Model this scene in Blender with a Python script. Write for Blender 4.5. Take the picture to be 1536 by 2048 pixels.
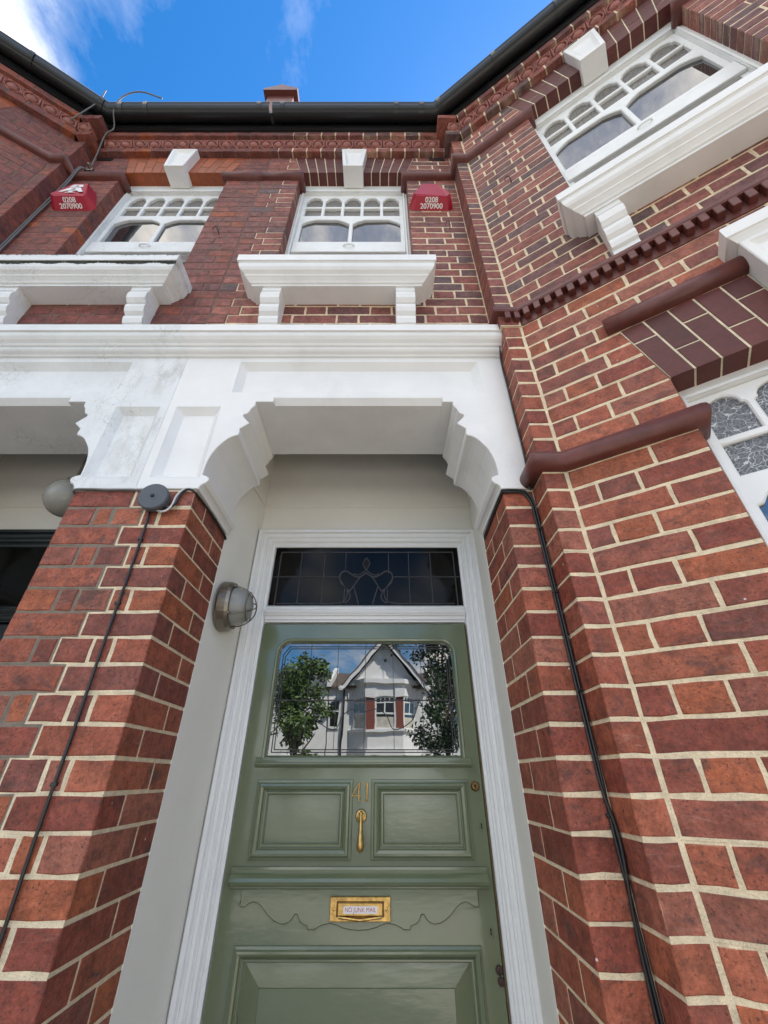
import bpy, math, random
import numpy as np
from mathutils import Vector
from mathutils.geometry import tessellate_polygon

random.seed(41)
RND = random.Random(7)
for o in list(bpy.data.objects):
    bpy.data.objects.remove(o)
SC = bpy.context.scene
COL = SC.collection

# ------------------------------------------------------------------ camera, sky, sun, exposure
PITCH = math.radians(32.94)
F_PX = 818.0
cam_data = bpy.data.cameras.new('camera')
cam_data.sensor_fit = 'VERTICAL'
cam_data.sensor_height = 36.0
cam_data.lens = F_PX / 2048.0 * 36.0
cam_data.shift_x = 5.0 / 2048.0
cam_data.clip_start = 0.02
cam_data.clip_end = 2000.0
cam = bpy.data.objects.new('camera', cam_data)
cam.location = (0, 0, 0)                      # eye height: the path lies 1.6 m below
cam.rotation_euler = (math.pi / 2 + PITCH, 0, 0)
COL.objects.link(cam)
SC.camera = cam

SUN_EL = math.radians(48)
SUN_AZ = math.radians(47)                     # from +Y towards +X: the sun stands behind the terrace
sun_dir = Vector((math.sin(SUN_AZ) * math.cos(SUN_EL), math.cos(SUN_AZ) * math.cos(SUN_EL), math.sin(SUN_EL)))
sd = bpy.data.lights.new('sun', 'SUN')
sd.energy = 5.0
sd.angle = math.radians(0.5)
sd.color = (1.0, 0.95, 0.87)
sun = bpy.data.objects.new('sun', sd)
sun.rotation_euler = (-sun_dir).to_track_quat('-Z', 'Y').to_euler()
sun.location = (8, 12, 20)
COL.objects.link(sun)

world = bpy.data.worlds.new('World')
SC.world = world
world.use_nodes = True
wn, wl = world.node_tree.nodes, world.node_tree.links
wn.clear()


def wnode(t, **kw):
    n = wn.new(t)
    for k, v in kw.items():
        setattr(n, k, v)
    return n


w_out = wnode('ShaderNodeOutputWorld')
w_bg = wnode('ShaderNodeBackground')
w_bg.inputs['Strength'].default_value = 0.110
sky = wnode('ShaderNodeTexSky', sky_type='NISHITA')
sky.sun_disc = False
sky.sun_elevation = SUN_EL
sky.sun_rotation = SUN_AZ
sky.air_density = 1.0
sky.dust_density = 0.3
sky.ozone_density = 3.0
hsv = wnode('ShaderNodeHueSaturation')
hsv.inputs['Saturation'].default_value = 1.34
hsv.inputs['Value'].default_value = 1.0
wl.new(sky.outputs[0], hsv.inputs['Color'])
# a flat layer of broken cloud seen from below
tc = wnode('ShaderNodeTexCoord')
sep = wnode('ShaderNodeSeparateXYZ')
wl.new(tc.outputs['Generated'], sep.inputs[0])
zc = wnode('ShaderNodeMath', operation='MAXIMUM')
zc.inputs[1].default_value = 0.0
wl.new(sep.outputs['Z'], zc.inputs[0])
za = wnode('ShaderNodeMath', operation='ADD')
za.inputs[1].default_value = 0.18
wl.new(zc.outputs[0], za.inputs[0])
dx = wnode('ShaderNodeMath', operation='DIVIDE')
dy = wnode('ShaderNodeMath', operation='DIVIDE')
wl.new(sep.outputs['X'], dx.inputs[0]); wl.new(za.outputs[0], dx.inputs[1])
wl.new(sep.outputs['Y'], dy.inputs[0]); wl.new(za.outputs[0], dy.inputs[1])
comb = wnode('ShaderNodeCombineXYZ')
wl.new(dx.outputs[0], comb.inputs['X']); wl.new(dy.outputs[0], comb.inputs['Y'])
mp = wnode('ShaderNodeMapping')
mp.inputs['Location'].default_value = (-1.6, 5.2, 0.0)
mp.inputs['Rotation'].default_value = (0, 0, math.radians(20))
mp.inputs['Scale'].default_value = (1.7, 1.0, 1.0)
wl.new(comb.outputs[0], mp.inputs['Vector'])
nz = wnode('ShaderNodeTexNoise')
nz.inputs['Scale'].default_value = 2.1
nz.inputs['Detail'].default_value = 9
nz.inputs['Roughness'].default_value = 0.62
nz.inputs['Distortion'].default_value = 0.25
wl.new(mp.outputs[0], nz.inputs['Vector'])
big = wnode('ShaderNodeTexNoise')
big.inputs['Scale'].default_value = 0.55
big.inputs['Detail'].default_value = 2
wl.new(mp.outputs[0], big.inputs['Vector'])
addn = wnode('ShaderNodeMath', operation='MULTIPLY_ADD')
addn.inputs[1].default_value = 1.7
nzm = wnode('ShaderNodeMath', operation='MULTIPLY')
nzm.inputs[1].default_value = 1.6
wl.new(nz.outputs['Fac'], nzm.inputs[0])
wl.new(big.outputs['Fac'], addn.inputs[0]); wl.new(nzm.outputs[0], addn.inputs[2])
ramp = wnode('ShaderNodeValToRGB')
ramp.color_ramp.elements[0].position = 0.08
ramp.color_ramp.elements[1].position = 0.80
e_ = ramp.color_ramp.elements.new(0.30)
e_.color = (0.09, 0.09, 0.09, 1)
e_ = ramp.color_ramp.elements.new(0.52)
e_.color = (0.34, 0.34, 0.34, 1)
# the cloud bank thins out towards the right and the far side of the terrace
bx = wnode('ShaderNodeMath', operation='MULTIPLY_ADD')
bx.inputs[1].default_value = -0.5
wl.new(dx.outputs[0], bx.inputs[0])
by = wnode('ShaderNodeMath', operation='MULTIPLY')
by.inputs[1].default_value = -0.75
wl.new(dy.outputs[0], by.inputs[0])
wl.new(by.outputs[0], bx.inputs[2])
bank = wnode('ShaderNodeMapRange')
for k_, v_ in (('From Min', -0.09), ('From Max', 0.26), ('To Min', -0.34), ('To Max', 0.15)):
    bank.inputs[k_].default_value = v_
wl.new(bx.outputs[0], bank.inputs['Value'])
dens = wnode('ShaderNodeMath', operation='ADD')
wl.new(addn.outputs[0], dens.inputs[0]); wl.new(bank.outputs[0], dens.inputs[1])
dn = wnode('ShaderNodeMapRange')
for k_, v_ in (('From Min', 1.45), ('From Max', 2.15), ('To Min', 0.0), ('To Max', 1.0)):
    dn.inputs[k_].default_value = v_
wl.new(dens.outputs[0], dn.inputs['Value'])
wl.new(dn.outputs[0], ramp.inputs[0])
mixc = wnode('ShaderNodeMixRGB')
mixc.inputs['Color2'].default_value = (9.0, 8.5, 7.8, 1)
wl.new(ramp.outputs[0], mixc.inputs['Fac'])
wl.new(hsv.outputs[0], mixc.inputs['Color1'])
wl.new(mixc.outputs[0], w_bg.inputs['Color'])
wl.new(w_bg.outputs[0], w_out.inputs[0])

SC.view_settings.view_transform = 'Standard'
SC.view_settings.look = 'None'
SC.view_settings.exposure = 1.48
SC.view_settings.gamma = 1.0
SC.view_settings.use_curve_mapping = False
SC.render.resolution_x, SC.render.resolution_y = 768, 1024
try:
    SC.cycles.max_bounces = 6
    SC.cycles.glossy_bounces = 3
    SC.cycles.diffuse_bounces = 3
    SC.cycles.caustics_reflective = False
except Exception:
    pass

# ------------------------------------------------------------------ materials
MATS = {}


def mat(name, color=(0.8, 0.8, 0.8), rough=0.5, metal=0.0, spec=0.5, ior=1.5, coat=0.0, noise=0.0, nscale=8.0,
        bump=0.0, bscale=60.0, attr=None, build=None):
    m = bpy.data.materials.new(name)
    m.use_nodes = True
    nt = m.node_tree
    b = nt.nodes['Principled BSDF']
    b.inputs['Base Color'].default_value = (*color, 1)
    b.inputs['Roughness'].default_value = rough
    b.inputs['Metallic'].default_value = metal
    b.inputs['IOR'].default_value = ior
    b.inputs['Specular IOR Level'].default_value = spec
    b.inputs['Coat Weight'].default_value = coat
    b.inputs['Coat Roughness'].default_value = 0.08
    geo = nt.nodes.new('ShaderNodeNewGeometry')
    col = None
    if attr:
        a = nt.nodes.new('ShaderNodeAttribute')
        a.attribute_name = attr
        col = a.outputs['Color']
    if noise > 0:
        t = nt.nodes.new('ShaderNodeTexNoise')
        t.inputs['Scale'].default_value = nscale
        t.inputs['Detail'].default_value = 6
        t.inputs['Roughness'].default_value = 0.65
        nt.links.new(geo.outputs['Position'], t.inputs['Vector'])
        r = nt.nodes.new('ShaderNodeMapRange')
        r.inputs['From Min'].default_value = 0.3
        r.inputs['From Max'].default_value = 0.7
        r.inputs['To Min'].default_value = 1 - noise
        r.inputs['To Max'].default_value = 1 + noise
        nt.links.new(t.outputs['Fac'], r.inputs['Value'])
        mx = nt.nodes.new('ShaderNodeMixRGB')
        mx.blend_type = 'MULTIPLY'
        mx.inputs['Fac'].default_value = 1
        if col is not None:
            nt.links.new(col, mx.inputs['Color1'])
        else:
            mx.inputs['Color1'].default_value = (*color, 1)
        nt.links.new(r.outputs[0], mx.inputs['Color2'])
        col = mx.outputs[0]
    if bump > 0:
        t2 = nt.nodes.new('ShaderNodeTexNoise')
        t2.inputs['Scale'].default_value = bscale
        t2.inputs['Detail'].default_value = 5
        nt.links.new(geo.outputs['Position'], t2.inputs['Vector'])
        bm = nt.nodes.new('ShaderNodeBump')
        bm.inputs['Strength'].default_value = bump
        bm.inputs['Distance'].default_value = 0.004
        nt.links.new(t2.outputs['Fac'], bm.inputs['Height'])
        nt.links.new(bm.outputs[0], b.inputs['Normal'])
    if build:
        col = build(nt, b, geo, col) or col
    if col is not None:
        nt.links.new(col, b.inputs['Base Color'])
    MATS[name] = m
    return m


def _noise(nt, geo, scale, detail=4, rough=0.6, vscale=None, dist=0.0):
    t = nt.nodes.new('ShaderNodeTexNoise')
    t.inputs['Scale'].default_value = scale
    t.inputs['Detail'].default_value = detail
    t.inputs['Roughness'].default_value = rough
    t.inputs['Distortion'].default_value = dist
    src = geo.outputs['Position']
    if vscale:
        mp_ = nt.nodes.new('ShaderNodeMapping')
        mp_.inputs['Scale'].default_value = vscale
        nt.links.new(src, mp_.inputs['Vector'])
        src = mp_.outputs[0]
    nt.links.new(src, t.inputs['Vector'])
    return t.outputs['Fac']


def _range(nt, val, a, b, c, d):
    r = nt.nodes.new('ShaderNodeMapRange')
    for k, v in zip(('From Min', 'From Max', 'To Min', 'To Max'), (a, b, c, d)):
        r.inputs[k].default_value = v
    nt.links.new(val, r.inputs['Value'])
    return r.outputs[0]


def _mix(nt, fac, c1, c2, mode='MIX'):
    m = nt.nodes.new('ShaderNodeMixRGB')
    m.blend_type = mode
    for s, v in (('Fac', fac), ('Color1', c1), ('Color2', c2)):
        if isinstance(v, (int, float)):
            m.inputs[s].default_value = v if s == 'Fac' else (v, v, v, 1)
        elif isinstance(v, tuple):
            m.inputs[s].default_value = (*v, 1)
        else:
            nt.links.new(v, m.inputs[s])
    return m.outputs[0]


def brick_nodes(nt, b, geo, col):
    # fired-clay mottling, dark kiln streaks, pits and a few paint specks
    c = _mix(nt, 1.0, col, _range(nt, _noise(nt, geo, 22, 4, 0.7), 0.3, 0.7, 0.62, 1.42), 'MULTIPLY')
    st = _range(nt, _noise(nt, geo, 9, 3, 0.55, (1, 1, 2.2), 1.2), 0.55, 0.72, 0.0, 0.7)
    c = _mix(nt, st, c, (0.075, 0.042, 0.038))
    pale = _range(nt, _noise(nt, geo, 14, 3, 0.7, (1, 1, 1.6), 0.6), 0.6, 0.8, 0.0, 0.4)
    c = _mix(nt, pale, c, (0.36, 0.17, 0.13))
    pit = _range(nt, _noise(nt, geo, 150, 2, 0.6), 0.60, 0.68, 0.0, 0.75)
    c = _mix(nt, pit, c, (0.07, 0.03, 0.025))
    c = _mix(nt, 1.0, c, _range(nt, _noise(nt, geo, 120, 3, 0.75), 0.3, 0.7, 0.74, 1.28), 'MULTIPLY')
    # brushed pale scum and stray paint flecks
    c = _mix(nt, _range(nt, _noise(nt, geo, 40, 3, 0.7, (0.35, 0.35, 1.8), 0.8), 0.62, 0.8, 0.0, 0.35), c, (0.42, 0.27, 0.22))
    vo = nt.nodes.new('ShaderNodeTexVoronoi')
    vo.inputs['Scale'].default_value = 11
    nt.links.new(geo.outputs['Position'], vo.inputs['Vector'])
    c = _mix(nt, _range(nt, vo.outputs['Distance'], 0.02, 0.035, 0.8, 0.0), c, (0.7, 0.68, 0.64))
    fine = _noise(nt, geo, 260, 2, 0.7)
    mid = _noise(nt, geo, 45, 3, 0.6)
    h = nt.nodes.new('ShaderNodeMath')
    h.operation = 'MULTIPLY_ADD'
    h.inputs[1].default_value = 0.35
    nt.links.new(fine, h.inputs[0]); nt.links.new(mid, h.inputs[2])
    bm = nt.nodes.new('ShaderNodeBump')
    bm.inputs['Strength'].default_value = 0.8
    bm.inputs['Distance'].default_value = 0.004
    nt.links.new(h.outputs[0], bm.inputs['Height'])
    nt.links.new(bm.outputs[0], b.inputs['Normal'])
    nt.links.new(_range(nt, mid, 0.3, 0.7, 0.5, 0.78), b.inputs['Roughness'])
    return c


def mortar_nodes(nt, b, geo, col):
    c = _mix(nt, 1.0, col, _range(nt, _noise(nt, geo, 30, 3, 0.7), 0.3, 0.7, 0.8, 1.15), 'MULTIPLY')
    c = _mix(nt, _range(nt, _noise(nt, geo, 420, 2, 0.5), 0.58, 0.7, 0, 0.5), c, (0.3, 0.22, 0.13))
    h = _noise(nt, geo, 170, 3, 0.75)
    bm = nt.nodes.new('ShaderNodeBump')
    bm.inputs['Strength'].default_value = 0.9
    bm.inputs['Distance'].default_value = 0.005
    nt.links.new(h, bm.inputs['Height'])
    nt.links.new(bm.outputs[0], b.inputs['Normal'])
    return c


def paint_nodes(nt, b, geo, col):
    c = _mix(nt, 1.0, col if col is not None else (0.80, 0.79, 0.765), _range(nt, _noise(nt, geo, 5, 3, 0.6), 0.3, 0.7, 0.95, 1.03), 'MULTIPLY')
    c = _mix(nt, _range(nt, _noise(nt, geo, 3.1, 7, 0.7, (1, 1, 0.35)), 0.56, 0.76, 0, 0.26), c, (0.45, 0.42, 0.34))
    h = _noise(nt, geo, 60, 3, 0.65, (0.5, 1, 1))
    bm = nt.nodes.new('ShaderNodeBump')
    bm.inputs['Strength'].default_value = 0.16
    bm.inputs['Distance'].default_value = 0.004
    nt.links.new(h, bm.inputs['Height'])
    nt.links.new(bm.outputs[0], b.inputs['Normal'])
    return c


def old_paint_nodes(nt, b, geo, col):
    # flaking masonry paint: a net of cracks with lifted edges, soot under the ledges' own grain
    base = (0.76, 0.765, 0.75)
    c = _mix(nt, 1.0, base, _range(nt, _noise(nt, geo, 6, 5, 0.6), 0.3, 0.7, 0.92, 1.04), 'MULTIPLY')
    vo = nt.nodes.new('ShaderNodeTexVoronoi')
    vo.feature = 'DISTANCE_TO_EDGE'
    vo.inputs['Scale'].default_value = 26
    mp_ = nt.nodes.new('ShaderNodeMixRGB')
    mp_.blend_type = 'ADD'
    mp_.inputs['Fac'].default_value = 0.035
    nt.links.new(geo.outputs['Position'], mp_.inputs['Color1'])
    t = nt.nodes.new('ShaderNodeTexNoise')
    t.inputs['Scale'].default_value = 30
    t.inputs['Detail'].default_value = 4
    nt.links.new(geo.outputs['Position'], t.inputs['Vector'])
    nt.links.new(t.outputs['Color'], mp_.inputs['Color2'])
    nt.links.new(mp_.outputs[0], vo.inputs['Vector'])
    crack = _range(nt, vo.outputs['Distance'], 0.0, 0.03, 1.0, 0.0)
    where = _range(nt, _noise(nt, geo, 4.5, 3, 0.5), 0.5, 0.6, 0.0, 1.0)
    mul = nt.nodes.new('ShaderNodeMath')
    mul.operation = 'MULTIPLY'
    nt.links.new(crack, mul.inputs[0]); nt.links.new(where, mul.inputs[1])
    c = _mix(nt, _range(nt, mul.outputs[0], 0, 1, 0, 0.5), c, (0.3, 0.29, 0.26))
    c = _mix(nt, _range(nt, _noise(nt, geo, 7, 8, 0.75, (1, 1, 0.5)), 0.62, 0.76, 0, 0.4), c, (0.3, 0.29, 0.24))
    # soot washed down beside the party line
    sx = nt.nodes.new('ShaderNodeSeparateXYZ')
    nt.links.new(geo.outputs['Position'], sx.inputs[0])
    near = _range(nt, sx.outputs['X'], -1.30, -0.93, 0.0, 1.0)
    so = nt.nodes.new('ShaderNodeMath')
    so.operation = 'MULTIPLY'
    nt.links.new(near, so.inputs[0])
    nt.links.new(_range(nt, _noise(nt, geo, 11, 5, 0.7, (1.0, 1.0, 0.45)), 0.5, 0.7, 0.0, 0.5), so.inputs[1])
    c = _mix(nt, so.outputs[0], c, (0.33, 0.315, 0.27))
    sub = nt.nodes.new('ShaderNodeMath')
    sub.operation = 'MULTIPLY_ADD'
    sub.inputs[1].default_value = -0.6
    nt.links.new(mul.outputs[0], sub.inputs[0]); nt.links.new(_noise(nt, geo, 50, 5, 0.6), sub.inputs[2])
    bm = nt.nodes.new('ShaderNodeBump')
    bm.inputs['Strength'].default_value = 0.3
    bm.inputs['Distance'].default_value = 0.005
    nt.links.new(sub.outputs[0], bm.inputs['Height'])
    nt.links.new(bm.outputs[0], b.inputs['Normal'])
    return c


def obscure_nodes(nt, b, geo, col):
    # figured glass: raised curly lines on a pebbled sheet
    n = nt.nodes.new('ShaderNodeTexNoise')
    n.inputs['Scale'].default_value = 28
    n.inputs['Detail'].default_value = 2
    nt.links.new(geo.outputs['Position'], n.inputs['Vector'])
    ad = nt.nodes.new('ShaderNodeMixRGB')
    ad.blend_type = 'ADD'
    ad.inputs['Fac'].default_value = 0.05
    nt.links.new(geo.outputs['Position'], ad.inputs['Color1'])
    nt.links.new(n.outputs['Color'], ad.inputs['Color2'])
    v = nt.nodes.new('ShaderNodeTexVoronoi')
    v.feature = 'DISTANCE_TO_EDGE'
    v.inputs['Scale'].default_value = 36
    nt.links.new(ad.outputs[0], v.inputs['Vector'])
    line = _range(nt, v.outputs['Distance'], 0.012, 0.045, 1.0, 0.0)
    peb = _noise(nt, geo, 160, 2, 0.5)
    c = _mix(nt, 1.0, (0.14, 0.145, 0.155), _range(nt, peb, 0.35, 0.65, 0.5, 1.5), 'MULTIPLY')
    c = _mix(nt, line, c, (0.62, 0.64, 0.66))
    h = nt.nodes.new('ShaderNodeMath')
    h.operation = 'MULTIPLY_ADD'
    h.inputs[1].default_value = 0.5
    nt.links.new(peb, h.inputs[0]); nt.links.new(line, h.inputs[2])
    bm = nt.nodes.new('ShaderNodeBump')
    bm.inputs['Strength'].default_value = 0.6
    bm.inputs['Distance'].default_value = 0.003
    nt.links.new(h.outputs[0], bm.inputs['Height'])
    nt.links.new(bm.outputs[0], b.inputs['Normal'])
    return c


def pebble_glass_nodes(nt, b, geo, col):
    h = _noise(nt, geo, 110, 2, 0.5)
    bm = nt.nodes.new('ShaderNodeBump')
    bm.inputs['Strength'].default_value = 0.7
    bm.inputs['Distance'].default_value = 0.004
    nt.links.new(h, bm.inputs['Height'])
    nt.links.new(bm.outputs[0], b.inputs['Normal'])
    return _mix(nt, 1.0, (0.15, 0.14, 0.125), _range(nt, h, 0.35, 0.65, 0.55, 1.5), 'MULTIPLY')


def door_nodes(nt, b, geo, col):
    h = _noise(nt, geo, 7, 4, 0.6, (1.0, 1, 3.0))
    h2 = _noise(nt, geo, 80, 4, 0.6, (0.25, 1, 1.5))
    a = nt.nodes.new('ShaderNodeMath')
    a.operation = 'MULTIPLY_ADD'
    a.inputs[1].default_value = 0.12
    nt.links.new(h2, a.inputs[0]); nt.links.new(h, a.inputs[2])
    bm = nt.nodes.new('ShaderNodeBump')
    bm.inputs['Strength'].default_value = 0.05
    bm.inputs['Distance'].default_value = 0.012
    nt.links.new(a.outputs[0], bm.inputs['Height'])
    nt.links.new(bm.outputs[0], b.inputs['Normal'])
    nt.links.new(bm.outputs[0], b.inputs['Coat Normal'])
    return _mix(nt, 1.0, (0.132, 0.163, 0.090), _range(nt, _noise(nt, geo, 4, 5, 0.6), 0.3, 0.7, 0.93, 1.07), 'MULTIPLY')


def wavy_glass_nodes(nt, b, geo, col):
    bm = nt.nodes.new('ShaderNodeBump')
    bm.inputs['Strength'].default_value = 0.03
    bm.inputs['Distance'].default_value = 0.01
    nt.links.new(_noise(nt, geo, 5, 2, 0.5), bm.inputs['Height'])
    nt.links.new(bm.outputs[0], b.inputs['Normal'])
    return None


def tile_roof_nodes(nt, b, geo, col):
    w = nt.nodes.new('ShaderNodeTexBrick')
    w.inputs['Scale'].default_value = 1.0
    w.inputs['Brick Width'].default_value = 0.18
    w.inputs['Row Height'].default_value = 0.11
    w.inputs['Mortar Size'].default_value = 0.008
    w.inputs['Color1'].default_value = (0.16, 0.115, 0.09, 1)
    w.inputs['Color2'].default_value = (0.115, 0.085, 0.07, 1)
    w.inputs['Mortar'].default_value = (0.05, 0.04, 0.035, 1)
    mp_ = nt.nodes.new('ShaderNodeMapping')
    mp_.inputs['Rotation'].default_value = (math.radians(90), 0, 0)
    nt.links.new(geo.outputs['Position'], mp_.inputs['Vector'])
    nt.links.new(mp_.outputs[0], w.inputs['Vector'])
    return w.outputs['Color']


mat('brick', attr='tone', rough=0.65, spec=0.35, build=brick_nodes)
mat('gauged_brick', attr='tone', rough=0.5, spec=0.4, noise=0.18, nscale=30, bump=0.22, bscale=120)
mat('mortar', attr='tone', rough=0.9, spec=0.2, build=mortar_nodes)
mat('terracotta', (0.125, 0.036, 0.028), rough=0.42, spec=0.45, noise=0.3, nscale=18, bump=0.2, bscale=50)
mat('terracotta_pale', (0.30, 0.11, 0.085), rough=0.6, noise=0.35, nscale=30, bump=0.3, bscale=70)
mat('white_paint', rough=0.4, spec=0.4, build=paint_nodes)
mat('old_white_paint', rough=0.55, spec=0.35, build=old_paint_nodes)
mat('lichen', (0.035, 0.038, 0.028), rough=0.95, noise=0.6, nscale=60)
mat('gloss_white', (0.8, 0.8, 0.785), rough=0.22, spec=0.5, noise=0.03, nscale=12, bump=0.1, bscale=40)
mat('sash_white', (0.79, 0.795, 0.77), rough=0.4, spec=0.4, noise=0.05, nscale=15, bump=0.08, bscale=50)
mat('porch_white', (0.83, 0.805, 0.735), rough=0.55, spec=0.3, noise=0.03, nscale=5, bump=0.07, bscale=25)
mat('door_green', (0.118, 0.148, 0.083), rough=0.25, spec=0.5, coat=1.0, build=door_nodes)
mat('dark_door', (0.010, 0.017, 0.017), rough=0.25, coat=0.4)
mat('brass', (0.50, 0.33, 0.12), rough=0.28, metal=1.0, noise=0.45, nscale=60)
mat('dull_brass', (0.25, 0.16, 0.07), rough=0.45, metal=1.0, noise=0.4, nscale=80)
mat('rusty_iron', (0.05, 0.025, 0.02), rough=0.7, noise=0.4, nscale=60)
mat('black_hole', (0.004, 0.004, 0.004), rough=0.8)
mat('glass', (0.012, 0.014, 0.016), rough=0.008, spec=0.5, ior=2.6, build=wavy_glass_nodes)
mat('door_glass', (0.006, 0.007, 0.008), rough=0.006, spec=0.5, ior=2.6, build=wavy_glass_nodes)
mat('dark_glass', (0.004, 0.004, 0.0035), rough=0.09, spec=0.5, ior=1.27)
mat('obscure_glass', rough=0.12, ior=1.5, build=obscure_nodes)
mat('pebble_glass', rough=0.18, ior=1.5, build=pebble_glass_nodes)
mat('globe_glass', (0.30, 0.29, 0.25), rough=0.2, ior=1.5)
mat('frosted_glass', (0.28, 0.285, 0.265), rough=0.25, ior=1.5, bump=0.1, bscale=30)
mat('lead', (0.07, 0.07, 0.074), rough=0.5, metal=0.4)
mat('black_plastic', (0.012, 0.012, 0.013), rough=0.38, spec=0.5)
mat('gutter_black', (0.010, 0.011, 0.012), rough=0.3, spec=0.5)
mat('slate_plastic', (0.085, 0.095, 0.11), rough=0.55)
mat('grey_cable', (0.14, 0.135, 0.13), rough=0.6)
mat('white_cable', (0.62, 0.62, 0.6), rough=0.5)
mat('nickel', (0.24, 0.215, 0.175), rough=0.33, metal=0.9, noise=0.1, nscale=30)
mat('alarm_red', (0.36, 0.006, 0.028), rough=0.42, spec=0.4, noise=0.06, nscale=10)
mat('print_white', (0.78, 0.76, 0.74), rough=0.6)
mat('sticker', (0.82, 0.8, 0.8), rough=0.4)
mat('print_red', (0.42, 0.10, 0.10), rough=0.5)
mat('roof_tile', rough=0.8, build=tile_roof_nodes)
mat('slate', (0.10, 0.11, 0.12), rough=0.6, noise=0.3, nscale=3)
mat('red_clay', (0.22, 0.06, 0.04), rough=0.75, noise=0.3, nscale=12, bump=0.3, bscale=40)
mat('render_white', (0.80, 0.80, 0.78), rough=0.7, noise=0.06, nscale=3, bump=0.4, bscale=20)
mat('asphalt', (0.05, 0.05, 0.052), rough=0.9, noise=0.25, nscale=30, bump=0.3, bscale=80)
mat('paving', (0.46, 0.425, 0.37), rough=0.85, noise=0.15, nscale=6, bump=0.2, bscale=40)
mat('soil', (0.30, 0.265, 0.20), rough=0.95, noise=0.3, nscale=5)
mat('porch_tile', (0.44, 0.36, 0.28), rough=0.5, noise=0.2, nscale=10)
mat('bark', (0.09, 0.07, 0.05), rough=0.9, noise=0.3, nscale=20, bump=0.5, bscale=40)
mat('leaf', (0.085, 0.14, 0.03), rough=0.5, noise=0.5, nscale=3)
mat('leaf_dark', (0.04, 0.075, 0.025), rough=0.5, noise=0.4, nscale=3)
mat('curtain', (0.55, 0.52, 0.44), rough=0.9, noise=0.25, nscale=4)

# ------------------------------------------------------------------ mesh helpers
XC = -0.882            # party line between the two houses
MIR = False            # True while the neighbour (mirror image in plan) is built
WL = {}


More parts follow.
